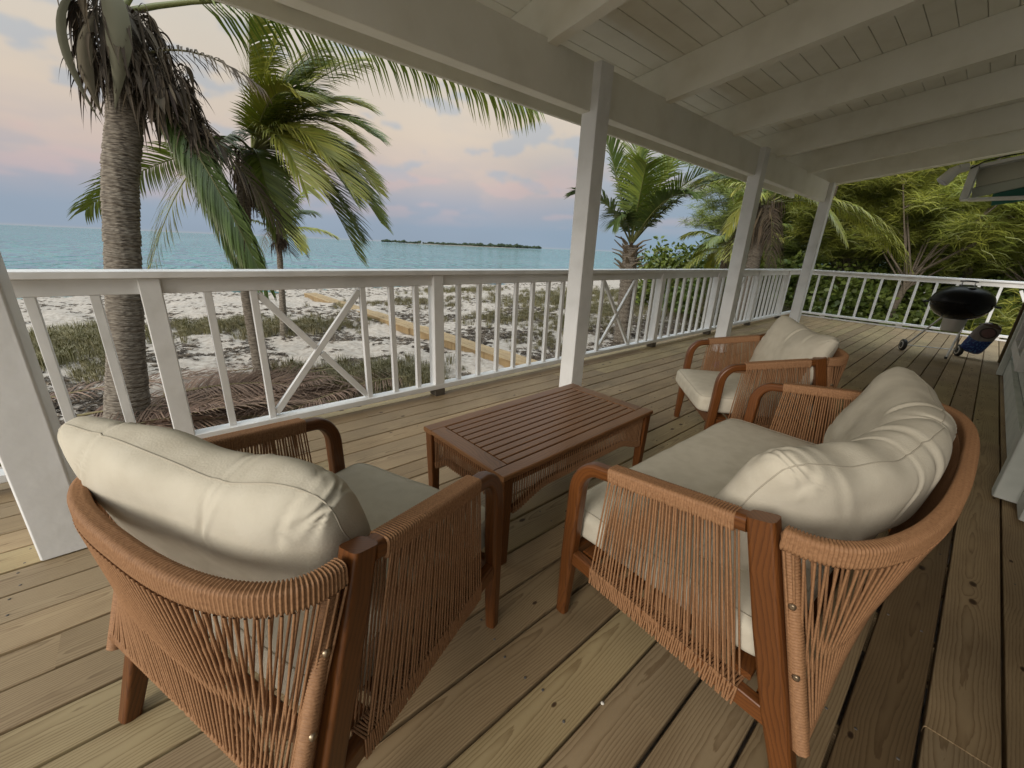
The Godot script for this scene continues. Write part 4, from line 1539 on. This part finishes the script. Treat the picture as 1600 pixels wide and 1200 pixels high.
	F = [[Vector3(1.22, 1.40, -10.2), 0.3, 0.36, 0], [Vector3(3.15, 1.30, -9.7), 0.22, 0.40, 1], [Vector3(2.9, 2.25, -9.9), 0.25, 0.36, 0], [Vector3(1.6, 2.4, -10.2), 0.2, 0.36, 0], [Vector3(2.3, 2.7, -10.0), 0.0, 0.36, 0], [Vector3(3.0, 1.75, -10.4), 0.35, 0.38, 2], [Vector3(2.4, 1.0, -9.3), 0.5, 0.36, 1], [Vector3(1.7, 0.75, -9.7), 0.5, 0.3, 3], [Vector3(2.65, 0.85, -9.9), 0.4, 0.3, 3], [Vector3(1.35, 1.9, -9.6), 0.35, 0.36, 2]]
	for f in F:
		hang_frond(o, c, f[0], f[1], f[2], 46, 0.5, f[3], 40 + k, 0.0, W, 0.014)
		k += 1
	# the stout young palm right of the second post
	b = Vector3(8.10, -0.88, -5.34)
	o = thing("coconut_palm", "stout palm with stiff upright dark fronds and boot stubs right of the second porch post", "palm tree", b)
	part("trunk", trunk_mesh([Vector3(0, -0.02, 0), Vector3(-0.04, 0.9, 0), Vector3(-0.06, 1.8, 0), Vector3(-0.08, 2.25, 0)], [0.17, 0.15, 0.15, 0.16], 30, 18, 0.07, 8), M.bark, o)
	c = b + Vector3(-0.08, 2.25, 0)
	a = Acc.new()
	var r := RandomNumberGenerator.new()
	r.seed = 9
	for q in 26:   # the stubs of old leaf stalks
		var t := q * 2.4
		var out_ := Vector3(cos(t), 0, sin(t))
		var y := lerpf(1.65, 2.3, q / 26.0)
		a.col = DRY.lerp(Color(0.2, 0.16, 0.11), r.randf())
		var p := Vector3(-0.08, y, 0) + out_ * 0.12
		a.sweep([p, p + out_ * 0.12 + Vector3(0, 0.09, 0), p + out_ * r.randf_range(0.2, 0.34) + Vector3(0, r.randf_range(0.1, 0.22), 0)], [Vector3(-out_.z, 0, out_.x), Vector3(-out_.z, 0, out_.x), Vector3(-out_.z, 0, out_.x)], [0.10, 0.06, 0.03], [0.03, 0.03, 0.015], 0.01, 1)
	part("boot_stubs", a.mesh(), M.dry, o)
	F = [[Vector3(7.29, 3.45, -5.8), 0.2, 0.6, 2], [Vector3(7.1, 2.35, -6.2), 0.6, 0.6, 2], [Vector3(7.95, 3.95, -5.4), 0.0, 0.6, 0], [Vector3(8.05, 2.75, -3.5), 0.75, 0.66, 0], [Vector3(8.75, 2.65, -3.75), 0.65, 0.66, 2], [Vector3(7.40, 1.75, -5.4), 0.7, 0.5, 2], [Vector3(7.3, 2.75, -4.75), 0.5, 0.62, 0], [Vector3(9.15, 3.4, -5.2), 0.5, 0.62, 0], [Vector3(8.5, 3.9, -5.9), 0.2, 0.6, 0], [Vector3(7.75, 2.25, -4.0), 0.7, 0.6, 2], [Vector3(9.4, 2.3, -5.6), 0.7, 0.6, 0], [Vector3(8.3, 3.6, -4.4), 0.4, 0.62, 1]]
	for f in F:
		hang_frond(o, c, f[0], f[1], f[2], 66, 0.35, f[3], 40 + k, 0.0, Vector3(0.06, 0, 0), 0.017)
		k += 1
	# the palm hung with dead fronds beyond the third post
	b = Vector3(9.95, -0.85, -3.50)
	o = thing("coconut_palm", "short pale palm trunk hung with dead brown fronds between the two far posts", "palm tree", b)
	part("trunk", trunk_mesh([Vector3(0.05, -0.02, 0.05), Vector3(0.02, 1.2, 0), Vector3(0.0, 2.3, 0), Vector3(-0.02, 3.1, 0)], [0.16, 0.13, 0.13, 0.14], 40, 16, 0.06, 10), M.bark, o)
	c = b + Vector3(-0.02, 3.12, 0)
	fibre(o, Vector3(0.0, 2.85, 0), 0.26, 0.75, 90, 15)
	F = [[Vector3(9.4, 0.9, -4.1), 0.7, 0.4, 3], [Vector3(10.3, 0.75, -3.0), 0.7, 0.4, 3], [Vector3(9.5, 1.0, -3.0), 0.6, 0.4, 3], [Vector3(10.2, 1.0, -4.2), 0.6, 0.4, 3], [Vector3(11.9, 1.15, -1.2), 1.0, 0.5, 1], [Vector3(11.2, 1.5, -1.3), 0.9, 0.5, 1], [Vector3(9.6, 2.75, -4.9), 0.5, 0.5, 1], [Vector3(9.0, 2.9, -2.3), 0.5, 0.5, 0], [Vector3(10.6, 3.5, -2.2), 0.6, 0.5, 1], [Vector3(10.8, 3.2, -4.6), 0.5, 0.5, 0], [Vector3(9.6, 4.0, -3.6), 0.1, 0.5, 1], [Vector3(9.9, 1.6, -2.0), 0.9, 0.45, 1], [Vector3(9.0, 1.7, -3.8), 0.8, 0.45, 1]]
	for f in F:
		hang_frond(o, c, f[0], f[1], f[2], 56, 0.6, f[3], 40 + k, 0.0, Vector3(0.05, 0, 0), 0.016)
		k += 1
	# a yellowing palm left of the third post, and a taller one behind the corner post
	b = Vector3(12.9, -0.9, -5.3)
	o = thing("coconut_palm", "low yellowing palm left of the third porch post", "palm tree", b)
	part("trunk", trunk_mesh([Vector3(0, -0.02, 0), Vector3(0.0, 1.0, 0), Vector3(-0.05, 2.3, 0)], [0.13, 0.10, 0.11], 24, 12, 0.06, 12), M.bark, o)
	c = b + Vector3(-0.05, 2.32, 0)
	for q in 15:
		var t := q * 2.4 + 0.4
		var e := r.randf_range(-0.6, 0.9)
		hang_frond(o, c, c + Vector3(cos(t) * 1.35, e - 0.2, sin(t) * 1.35), 0.55, 0.46, 46, 0.6, 1 if q % 3 else 0, 300 + q, 0.0, Vector3(0.05, 0, 0), 0.018)
	b = Vector3(13.2, -0.9, -3.30)
	o = thing("coconut_palm", "tall palm with drooping light green fronds behind the corner post", "palm tree", b)
	part("trunk", trunk_mesh([Vector3(0, -0.02, 0), Vector3(0.0, 2.2, 0), Vector3(0.1, 4.9, 0.1)], [0.16, 0.12, 0.12], 40, 14, 0.05, 16), M.bark, o)
	c = b + Vector3(0.1, 4.92, 0.1)
	for q in 18:
		var t := q * 2.4
		var e := r.randf_range(-1.3, 0.9)
		hang_frond(o, c, c + Vector3(cos(t) * 2.2, e, sin(t) * 2.2), 0.8, 0.6, 56, 0.95, 1 if q % 2 else 0, 330 + q, 0.0, Vector3.ZERO, 0.02)

# ------------------------------------------------------------------ feathery trees, shrubs, grass, litter
func spray(needles: int, length: float, width: float, droop: float, sd: int, broad := false) -> ArrayMesh:
	var r := RandomNumberGenerator.new()
	r.seed = sd
	var a := Acc.new()
	for k in needles:
		var t := r.randf() * TAU
		var d := Vector3(cos(t) * 0.8, r.randf_range(-0.2, 0.9), sin(t) * 0.8).normalized()
		var p := Vector3(r.randf_range(-0.08, 0.08), r.randf_range(-0.06, 0.06), r.randf_range(-0.08, 0.08)) * (length / 0.35)
		var l := length * r.randf_range(0.6, 1.1)
		var wd := d.cross(Vector3(r.randfn(), r.randfn(), r.randfn())).normalized() * width * r.randf_range(0.7, 1.2)
		a.col = Color.WHITE * r.randf_range(0.65, 1.25)
		if broad:
			p += d * l
			var e := d * l * 0.5
			var nn := e.cross(wd).normalized()
			if nn.y < 0: nn = -nn
			a.flat([p - e, p + wd - e * 0.2, p + wd * 0.7 + e * 0.5, p + e, p - wd * 0.7 + e * 0.5, p - wd - e * 0.2], nn)
		else:
			var d2 := (d + Vector3(0, -droop, 0)).normalized()
			var p1 := p + d * l * 0.5
			var p2 := p1 + d2 * l * 0.5
			var nn := d.cross(wd).normalized()
			if nn.y < 0: nn = -nn
			var s := a.v.size()
			a.vert(p - wd, nn); a.vert(p + wd, nn); a.vert(p1 - wd, nn); a.vert(p1 + wd, nn); a.vert(p2, nn)
			a.quad(s, s + 1, s + 3, s + 2); a.tri(s + 2, s + 3, s + 4)
	return a.mesh()

func feathery_tree(label: String, base: Vector3, hgt: float, spread: float, sd: int, c1: Color, c2: Color, mesh_: Mesh, limbs: int, dense: int, trunk_r := 0.11, lean := Vector3.ZERO) -> void:
	var r := RandomNumberGenerator.new()
	r.seed = sd
	var o := thing("casuarina_tree", label, "tree", base, 0.0)
	var a := Acc.new()
	var tips := []
	var fork := hgt * r.randf_range(0.22, 0.32)
	a.tube([Vector3(0, -0.1, 0), Vector3(0.04, fork * 0.5, 0.02), Vector3(0, fork, 0) + lean * 0.3], [trunk_r * 1.2, trunk_r * 0.9, trunk_r * 0.75], 10)
	for k in limbs:
		var t := k * 2.399 + r.randf_range(-0.4, 0.4)
		var up := r.randf_range(0.35, 1.0)
		var out_ := Vector3(cos(t), 0, sin(t)) * spread * (1.15 - 0.6 * up) * r.randf_range(0.75, 1.1) + lean * up
		var p0 := Vector3(0, fork * r.randf_range(0.7, 1.0), 0) + lean * 0.25
		var p2 := Vector3(out_.x, fork + (hgt - fork) * up, out_.z)
		var p1 := p0.lerp(p2, 0.5) + Vector3(out_.x * 0.12, (hgt - fork) * 0.05, out_.z * 0.12)
		var pts := []
		var rad := []
		for q in 7:
			pts.append(bez(p0, p1, p2, q / 6.0)); rad.append(lerpf(trunk_r * 0.26, 0.006, q / 6.0))
		a.tube(pts, rad, 6, false)
		for q in 8:
			var s := r.randf_range(0.25, 0.98)
			var b0 := bez(p0, p1, p2, s)
			var dir := Vector3(r.randfn(), r.randf_range(-0.2, 0.7), r.randfn()).normalized()
			var b2 := b0 + (dir + out_.normalized() * 0.5) * spread * r.randf_range(0.22, 0.45)
			var b1 := b0.lerp(b2, 0.5) + Vector3(0, 0.12, 0)
			a.tube([b0, b1, b2], [0.014, 0.009, 0.004], 4, false)
			for e in dense:
				var f := r.randf_range(0.15, 1.1)
				tips.append(bez(b0, b1, b2, f) + Vector3(r.randfn(), r.randfn() - 0.3, r.randfn()) * 0.13)
	part("trunk", a.mesh(), M.twig, o)
	var xf := []
	var cs := []
	for p in tips:
		var s := r.randf_range(0.7, 1.35)
		xf.append(Transform3D(Basis.from_euler(Vector3(r.randf_range(-0.5, 0.5), r.randf() * TAU, r.randf_range(-0.5, 0.5))).scaled(Vector3.ONE * s), p))
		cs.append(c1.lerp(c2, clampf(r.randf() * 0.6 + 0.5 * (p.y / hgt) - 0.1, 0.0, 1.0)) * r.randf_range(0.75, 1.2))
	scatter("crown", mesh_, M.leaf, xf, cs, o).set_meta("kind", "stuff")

func shrub(called: String, label: String, base: Vector3, size: Vector3, sd: int, c1: Color, c2: Color, mesh_: Mesh, count: int) -> void:
	var r := RandomNumberGenerator.new()
	r.seed = sd
	var o := thing(called, label, "shrub", base)
	var a := Acc.new()
	var xf := []
	var cs := []
	var heads := []
	for k in 16:
		var t := k * 2.4
		var q := sqrt((k + 0.5) / 16.0)
		heads.append(Vector3(cos(t) * q * size.x, size.y * (1.0 - 0.6 * q * q) * r.randf_range(0.6, 1.0), sin(t) * q * size.z))
	for h in heads:
		a.tube([Vector3(h.x * 0.1, -0.05, h.z * 0.1), Vector3(h.x * 0.5, h.y * 0.55, h.z * 0.5), h], [0.025, 0.016, 0.006], 5, false)
	part("stems", a.mesh(), M.twig, o)
	for k in count:
		var h: Vector3 = heads[r.randi() % heads.size()]
		var p := Vector3(h.x * 0.5, h.y * 0.55, h.z * 0.5).lerp(h, r.randf_range(0.0, 1.15)) + Vector3(r.randfn(), r.randfn() * 0.8, r.randfn()) * 0.16 * (size.x + size.z) * 0.5
		p.y = maxf(p.y, 0.02)
		xf.append(Transform3D(Basis.from_euler(Vector3(r.randf_range(-0.6, 0.6), r.randf() * TAU, r.randf_range(-0.6, 0.6))).scaled(Vector3.ONE * r.randf_range(0.7, 1.3)), p))
		cs.append(c1.lerp(c2, r.randf()) * r.randf_range(0.7, 1.2))
	scatter("foliage", mesh_, M.leaf, xf, cs, o).set_meta("kind", "stuff")

func build_trees() -> void:
	var needle := spray(34, 0.36, 0.0046, 0.5, 700)
	var leafy := spray(11, 0.16, 0.05, 0.0, 701, true)
	var fine := spray(22, 0.30, 0.006, 0.3, 702)
	var Y1 := Color(0.17, 0.22, 0.04)
	var Y2 := Color(0.40, 0.40, 0.065)
	var D1 := Color(0.12, 0.18, 0.04)
	var D2 := Color(0.25, 0.31, 0.065)
	feathery_tree("pale limbed casuarina with forked trunk straight behind the grill", Vector3(14.6, -0.9, -1.55), 6.4, 3.0, 801, Y1, Y2, needle, 16, 20, 0.09, Vector3(-0.4, 0, 0.6))
	feathery_tree("bright yellow green casuarina at the far right beyond the end railing", Vector3(16.0, -0.9, 0.9), 5.8, 2.9, 802, Y1 * 1.1, Y2 * 1.1, needle, 22, 15, 0.08)
	feathery_tree("dark casuarina behind the corner post", Vector3(18.5, -0.9, -3.6), 8.2, 3.4, 803, D1, D2, needle, 24, 16)
	feathery_tree("dark casuarina deep behind the grill", Vector3(20.0, -0.9, -0.6), 8.5, 3.6, 804, D1, D2, needle, 24, 16)
	feathery_tree("mid green casuarina behind the hanging dead fronds", Vector3(17.0, -0.9, -6.0), 6.5, 2.8, 805, D2, Y1, needle, 20, 14)
	feathery_tree("tall dark casuarina at the right edge behind the house eave", Vector3(19.5, -0.9, 3.2), 8.4, 3.6, 806, D1, Y1, needle, 24, 16)
	feathery_tree("light green casuarina between the corner post and the forked one", Vector3(16.4, -0.9, -2.9), 6.6, 2.6, 807, Y1, Y2 * 0.8, needle, 20, 15, 0.08)
	shrub("sea_grape_shrub", "tall dark thicket standing far back left of the forked casuarina", Vector3(23.5, -1.0, -5.0), Vector3(3.6, 5.2, 3.0), 831, D2, Y1, leafy, 2600)
	shrub("sea_grape_shrub", "tall dark thicket standing far back behind the grill", Vector3(24.0, -1.0, -0.6), Vector3(3.4, 5.4, 3.2), 832, D2, Y1, leafy, 2600)
	shrub("sea_grape_shrub", "tall dark thicket standing far back behind the charcoal bag", Vector3(23.0, -1.0, 3.6), Vector3(3.4, 5.4, 3.4), 833, D2, Y1, leafy, 2600)
	shrub("sea_grape_shrub", "bright leafy shrub against the sea left of the yellowing palm", Vector3(15.2, -0.95, -8.1), Vector3(1.7, 2.5, 1.5), 811, Color(0.075, 0.12, 0.02), Color(0.17, 0.20, 0.035), leafy, 900)
	shrub("sea_grape_shrub", "dense low dark shrub under the yellowing palm", Vector3(14.2, -0.95, -5.9), Vector3(1.5, 1.7, 1.4), 812, D1, Y1, leafy, 700)
	shrub("undergrowth_shrub", "dark undergrowth shrub behind the left part of the end railing", Vector3(14.2, -0.95, -3.9), Vector3(1.7, 2.2, 1.4), 813, D1, D2, leafy, 900)
	shrub("undergrowth_shrub", "dark undergrowth shrub low behind the middle of the end railing", Vector3(15.6, -0.95, -2.2), Vector3(1.6, 2.0, 1.5), 814, D1, D2, leafy, 900)
	shrub("undergrowth_shrub", "green undergrowth shrub right of the forked casuarina trunk", Vector3(16.2, -0.95, -0.2), Vector3(1.7, 1.9, 1.5), 815, D1, Y1, leafy, 900)
	shrub("undergrowth_shrub", "tangled dry undergrowth by the dead fronds beyond the front railing", Vector3(12.2, -0.95, -4.2), Vector3(1.2, 1.5, 1.0), 816, Color(0.09, 0.07, 0.03), Color(0.12, 0.12, 0.04), fine, 700)
	shrub("undergrowth_shrub", "yellow green bushy growth behind the charcoal bag", Vector3(15.0, -0.95, 1.4), Vector3(1.8, 1.7, 1.6), 817, Y1, Y2, fine, 900)
	shrub("undergrowth_shrub", "dark thicket closing the gap far behind the palms", Vector3(19.0, -0.95, -6.5), Vector3(2.6, 3.2, 2.0), 818, D1, D2, leafy, 1300)

func tuft_mesh(sd: int, blades: int, hgt: float, w: float, spread: float) -> ArrayMesh:
	var r := RandomNumberGenerator.new()
	r.seed = sd
	var a := Acc.new()
	for k in blades:
		var t := r.randf() * TAU
		var out_ := Vector3(cos(t), 0, sin(t))
		var p := out_ * r.randf() * spread
		var h := hgt * r.randf_range(0.5, 1.1)
		var wd := Vector3(-out_.z, 0, out_.x) * w
		var lean := r.randf_range(0.2, 0.9)
		var p1 := p + Vector3(0, h * 0.6, 0) + out_ * h * 0.2 * lean
		var p2 := p + Vector3(0, h * (1.0 - 0.35 * lean), 0) + out_ * h * 0.75 * lean
		var nn := (out_ * 0.5 + Vector3(0, 0.8, 0)).normalized()
		a.col = Color.WHITE * r.randf_range(0.7, 1.3)
		var s := a.v.size()
		a.vert(p - wd, nn); a.vert(p + wd, nn); a.vert(p1 - wd * 0.8, nn); a.vert(p1 + wd * 0.8, nn); a.vert(p2, nn)
		a.quad(s, s + 1, s + 3, s + 2); a.tri(s + 2, s + 3, s + 4)
	return a.mesh()

func build_ground_cover() -> void:
	var r := RandomNumberGenerator.new()
	r.seed = 4242
	var G1 := Color(0.145, 0.128, 0.052)
	var G2 := Color(0.25, 0.215, 0.105)
	var B1 := Color(0.17, 0.12, 0.07)
	# x, z, radius x, radius z, tufts, size, brownness
	var patches := [[-1.35, -10.6, 0.75, 1.6, 240, 1.25, 0.1], [-0.75, -8.3, 0.35, 0.6, 50, 0.8, 0.4], [0.3, -11.3, 0.7, 0.7, 90, 0.9, 0.3], [1.2, -11.3, 0.9, 0.6, 130, 1.0, 0.3], [2.3, -10.6, 1.0, 0.9, 170, 1.0, 0.4], [3.6, -10.4, 1.1, 0.5, 90, 0.7, 0.7], [1.95, -5.75, 0.85, 0.75, 330, 0.95, 0.15], [2.75, -5.6, 0.6, 0.7, 150, 0.9, 0.2], [1.35, -6.6, 0.5, 0.4, 70, 0.8, 0.6], [7.9, -9.2, 1.6, 1.0, 150, 0.9, 0.4], [9.2, -7.6, 1.5, 1.0, 150, 0.9, 0.4], [11.8, -11.5, 2.2, 1.6, 220, 1.1, 0.3], [12.5, -8.6, 2.0, 1.3, 260, 1.1, 0.2], [7.0, -13.0, 2.6, 1.0, 150, 0.9, 0.7], [10.9, -16.5, 2.5, 1.2, 160, 1.1, 0.3], [16.0, -12.5, 3.5, 2.0, 300, 1.2, 0.1], [14.0, -5.0, 2.6, 2.5, 420, 1.1, 0.3], [14.0, -0.5, 1.9, 2.6, 420, 1.0, 0.2], [13.2, 1.5, 1.6, 1.6, 260, 0.9, 0.0], [0.5, -4.6, 0.4, 0.4, 40, 0.7, 0.4], [-2.6, -7.4, 0.6, 0.7, 60, 0.8, 0.2], [6.6, -6.2, 0.9, 0.8, 80, 0.7, 0.5], [18.0, -3.0, 3.0, 6.0, 500, 1.2, 0.3]]
	var xf := []
	var cs := []
	for q in patches:
		for k in q[4]:
			var x: float = q[0] + r.randfn() * q[2] * 0.55
			var z: float = q[1] + r.randfn() * q[3] * 0.55
			if z > -3.2 and x < 11.6:
				continue
			var s: float = q[5] * r.randf_range(0.6, 1.25)
			xf.append(Transform3D(Basis(Vector3.UP, r.randf() * TAU).scaled(Vector3(s, s * r.randf_range(0.8, 1.2), s)), Vector3(x, ground_y(x, z) - 0.01, z)))
			cs.append(G1.lerp(G2, r.randf()).lerp(B1, q[6] * r.randf()))
	var g := scatter("dune_grass", tuft_mesh(31, 40, 0.21, 0.0038, 0.13), M.grass, xf, cs, self)
	g.set_meta("kind", "stuff")
	tag(g, "tufts of olive dune grass scattered over the white sand", "grass")
	# a few lone sprigs
	# twigs, husks and weed strewn on the sand
	var n := noise(88, 0.35, 3)
	xf = []
	cs = []
	var tries := 0
	while xf.size() < 26000 and tries < 160000:
		tries += 1
		var far := r.randf() < 0.35
		var x := r.randf_range(-7, 22) if far else r.randf_range(-3.5, 12)
		var z := -3.15 - absf(r.randfn()) * (12.0 if far else 4.5)
		if z < -22.0:
			continue
		if x > 4.3 and x < 5.05 and z > -16.5:
			continue
		var dd := n.get_noise_2d(x, z) + 0.45 * n.get_noise_2d(x * 4.0, z * 4.0)
		if z < -17.0:
			dd += 0.35
		if dd < r.randf_range(-0.16, 0.36):
			continue
		var s := r.randf_range(0.4, 1.3)
		xf.append(Transform3D(Basis.from_euler(Vector3(r.randf_range(-0.25, 0.25), r.randf() * TAU, r.randf_range(-0.25, 0.25))).scaled(Vector3(s, s, s)), Vector3(x, ground_y(x, z) + 0.006, z)))
		cs.append(Color(0.05, 0.038, 0.028).lerp(Color(0.20, 0.15, 0.10), r.randf() * r.randf()))
	var a := Acc.new()
	for k in 4:
		var t := k * 1.9
		var p := Vector3(r.randf_range(-0.03, 0.03), 0.0, r.randf_range(-0.03, 0.03))
		var d := Vector3(cos(t), 0.1, sin(t))
		a.strand(p - d * 0.06, p + d * r.randf_range(0.03, 0.08), 0.004, 3)
	a.flat([Vector3(-0.03, 0.004, 0.0), Vector3(0.0, 0.010, 0.022), Vector3(0.045, 0.004, 0.004), Vector3(0.0, 0.006, -0.02)], Vector3.UP)
	a.flat([Vector3(0.03, 0.003, 0.03), Vector3(0.05, 0.012, 0.05), Vector3(0.02, 0.004, 0.07)], Vector3.UP)
	var l := scatter("beach_litter", a.mesh(), M.litter, xf, cs, self)
	l.set_meta("kind", "stuff")
	tag(l, "dark twigs, husks and dried weed strewn over the sand", "litter")
	# leaf litter under the trees beyond the end railing
	xf = []
	cs = []
	for k in 5000:
		var x := r.randf_range(11.6, 19.0)
		var z := r.randf_range(-8.0, 3.5)
		var s := r.randf_range(0.6, 1.8)
		xf.append(Transform3D(Basis.from_euler(Vector3(r.randf_range(-0.3, 0.3), r.randf() * TAU, r.randf_range(-0.3, 0.3))).scaled(Vector3(s, s, s)), Vector3(x, ground_y(x, z) + 0.008, z)))
		cs.append(Color(0.06, 0.045, 0.03).lerp(Color(0.22, 0.17, 0.12), r.randf()))
	l = scatter("leaf_litter", a.mesh(), M.litter, xf, cs, self)
	l.set_meta("kind", "stuff")
	tag(l, "brown fallen leaf litter under the trees beyond the end railing", "litter")
	# heap of fallen fronds round the leaning palm's foot
	for k in 34:
		var p := Vector3(0.55 + r.randfn() * 0.50, 0, -5.75 + r.randfn() * 0.42)
		var t := r.randf_range(-0.5, 0.5) + (PI if r.randf() < 0.5 else 0.0)
		var d := Vector3(cos(t), 0, sin(t)) * r.randf_range(0.7, 1.15)
		var q0 := p - d
		var q2 := p + d
		q0.y = ground_y(q0.x, q0.z) + r.randf_range(0.03, 0.12)
		q2.y = ground_y(q2.x, q2.z) + r.randf_range(0.02, 0.07)
		var q1 := p + Vector3(r.randf_range(-0.2, 0.2), maxf(q0.y, q2.y) + r.randf_range(0.04, 0.24), r.randf_range(-0.2, 0.2))
		var o := thing("fallen_frond", "dead brown palm frond in the heap around the leaning palm's foot", "palm frond", q0, 0.0, "fallen fronds heaped under the palm")
		part("blade", frond_mesh(Vector3.ZERO, q1 - q0, q2 - q0, 0.46, 64, 0.25, r.randf_range(-0.3, 0.3), Color(0.12, 0.072, 0.05), Color(0.27, 0.18, 0.125), r, Vector3.ZERO, 0.08, 0.007), M.dry, o)

func build_boardwalk() -> void:
	var o := thing("boardwalk", "narrow yellowish plank boardwalk crossing the sand to the water", "boardwalk")
	var y := -0.66
	var tex: Texture2D = M.deck[0].albedo_texture
	var m := mat(lin(0.86, 0.82, 0.70), 0.7, tex, Vector3(1.0 / 2.44, 1, 1))
	var mm := [m, mat(lin(0.78, 0.74, 0.62), 0.7, tex, Vector3(1.0 / 2.44, 1, 1))]
	var r := RandomNumberGenerator.new()
	r.seed = 66
	var k := 0
	for sgm in 5:
		var z0 := -3.35 - sgm * 2.65
		var x0 := 4.47 - sgm * 0.055
		for q in 3:
			var a := Acc.new()
			a.bar(Vector3(x0 + 0.07 + q * 0.142, y + r.randf_range(-0.003, 0.003) - sgm * 0.02, z0), Vector3(x0 + 0.07 + q * 0.142 - 0.045, y - sgm * 0.02, z0 - 2.63), Vector3(1, 0, 0), 0.135, 0.035, 0.005, r.randf() * 2.4, 1.0)
			piece("plank", k, a.mesh(), mm[r.randi() % 2], o, Transform3D())
			k += 1
		for e in [0.03, 0.37]:
			var a := Acc.new()
			a.bar(Vector3(x0 + e, y - 0.084 - sgm * 0.02, z0), Vector3(x0 + e - 0.045, y - 0.084 - sgm * 0.02, z0 - 2.63), Vector3(1, 0, 0), 0.05, 0.13, 0.004, r.randf() * 2.4, 1.0)
			part("stringer", a.mesh(), mm[1], o)

# ------------------------------------------------------------------ the scene
func _ready() -> void:
	rng.seed = 20240
	gn1 = noise(601, 1.0, 3)
	gn2 = noise(602, 1.0, 2)
	var cam := Camera3D.new()
	cam.name = "camera"
	cam.position = Vector3(0, EYE, 0)
	cam.rotation = Vector3(-0.3264, -0.7264, 0.0445)
	cam.fov = 87.06
	cam.near = 0.05
	cam.far = 12000.0
	add_child(cam)
	cam.current = true
	var e := Environment.new()
	e.background_mode = Environment.BG_SKY
	var sky := Sky.new()
	var sm := PanoramaSkyMaterial.new()
	sm.panorama = make_sky()
	sky.sky_material = sm
	e.sky = sky
	e.tonemap_mode = Environment.TONE_MAPPER_LINEAR
	e.tonemap_exposure = 2.05
	e.sdfgi_enabled = true
	e.ssao_enabled = true
	e.ssil_enabled = true
	var we := WorldEnvironment.new()
	we.name = "environment"
	we.environment = e
	add_child(we)
	var sun := DirectionalLight3D.new()
	sun.name = "sun"
	sun.light_energy = 0.42
	sun.light_color = Color(1.0, 0.97, 0.93)
	sun.light_angular_distance = 30.0
	sun.shadow_enabled = true
	add_child(sun)
	sun.look_at_from_position(Vector3(-0.88, 0.36, 0.16), Vector3.ZERO)

	make_materials()
	build_ground()
	build_island()
	build_deck()
	build_posts()
	build_roof()
	build_front_rail()
	build_far_rail()
	build_house()
	# seats
	var s := thing("rope_armchair", "rope-backed wooden armchair nearest the camera at the left, facing the table", "armchair", Vector3(0.194 - 0.367 * 0.345, 0, -0.616 - 0.93 * 0.345), deg_to_rad(-68.5), "rope-backed seats round the coffee table")
	make_seat(s, 0.74, 0.165, M.teak[0], 0.268, 0.178)
	var s2 := thing("rope_loveseat", "wide rope-backed wooden loveseat with two back cushions at the right", "loveseat", Vector3(1.585, 0, -0.165), deg_to_rad(-1.2), "rope-backed seats round the coffee table")
	make_seat(s2, 1.435, 0.215, M.teak[1], 0.235, 0.172)
	var s3 := thing("rope_armchair", "rope-backed wooden armchair beyond the coffee table, near the far posts", "armchair", Vector3(3.04, 0, -0.743), deg_to_rad(40.5), "rope-backed seats round the coffee table")
	make_seat(s3, 0.74, 0.165, M.teak[1], 0.268, 0.178)
	var seats := [[s, 0.74, "nearest armchair", 1], [s2, 1.435, "loveseat", 2], [s3, 0.74, "armchair beyond the coffee table", 3]]
	for q in seats:
		var W: float = q[1]
		var h := Vector3(W * 0.5 - 0.054, 0.338, 0.066)
		var up := Transform3D(Basis(Vector3(1, 0, 0), Vector3(0, 0, -1), Vector3(0, 1, 0)), Vector3(0, 0.352, -0.250))
		cushion("seat_cushion", "cream flat seat cushion of the " + q[2], h, 16.0, 5.5, q[0].transform * up, seat_bend(h, 900 + q[3]), 0.75, 34, "cream seat cushions")
	# back cushions: local x across, y up, z forward
	var bk := func(parent: Node3D, at: Vector3, tilt: float, turn: float, roll: float) -> Transform3D:
		var b := Basis(Vector3.UP, turn) * Basis(Vector3(1, 0, 0), tilt) * Basis(Vector3(0, 0, 1), roll)
		return parent.transform * Transform3D(b, at)
	var h1 := Vector3(0.352, 0.220, 0.094)
	cushion("back_cushion", "plump cream back cushion leaning on the rope back of the nearest armchair", h1, 10.0, 3.0, bk.call(s, Vector3(-0.05, 0.612, 0.012), 0.34, 0.17, -0.05), back_bend(h1, 911, -0.01, 0.006, 5), 0.16, 84, "cream back cushions")
	var h2 := Vector3(0.325, 0.220, 0.110)
	cushion("back_cushion", "slumped cream back cushion at the near end of the loveseat", h2, 8.0, 2.6, bk.call(s2, Vector3(-0.305, 0.610, 0.030), 0.40, -0.31, 0.0), back_bend(h2, 921, -0.05, 0.016, 5), 0.16, 84, "cream back cushions")
	cushion("back_cushion", "upright cream back cushion at the far end of the loveseat", h2, 8.0, 2.6, bk.call(s2, Vector3(0.295, 0.62, 0.045), 0.32, 0.26, 0.02), back_bend(h2, 937, -0.03, 0.012, 4), 0.16, 70, "cream back cushions")
	var h3 := Vector3(0.340, 0.225, 0.10)
	cushion("back_cushion", "cream back cushion with a pointed corner in the armchair beyond the coffee table", h3, 9.0, 2.2, bk.call(s3, Vector3(0.0, 0.62, 0.02), 0.33, 0.0, 0.05), back_bend(h3, 941, -0.04, 0.03, 4), 0.16, 60, "cream back cushions")
	build_table()
	build_grill()
	build_bag()
	build_palms()
	build_trees()
	build_boardwalk()
	build_ground_cover()
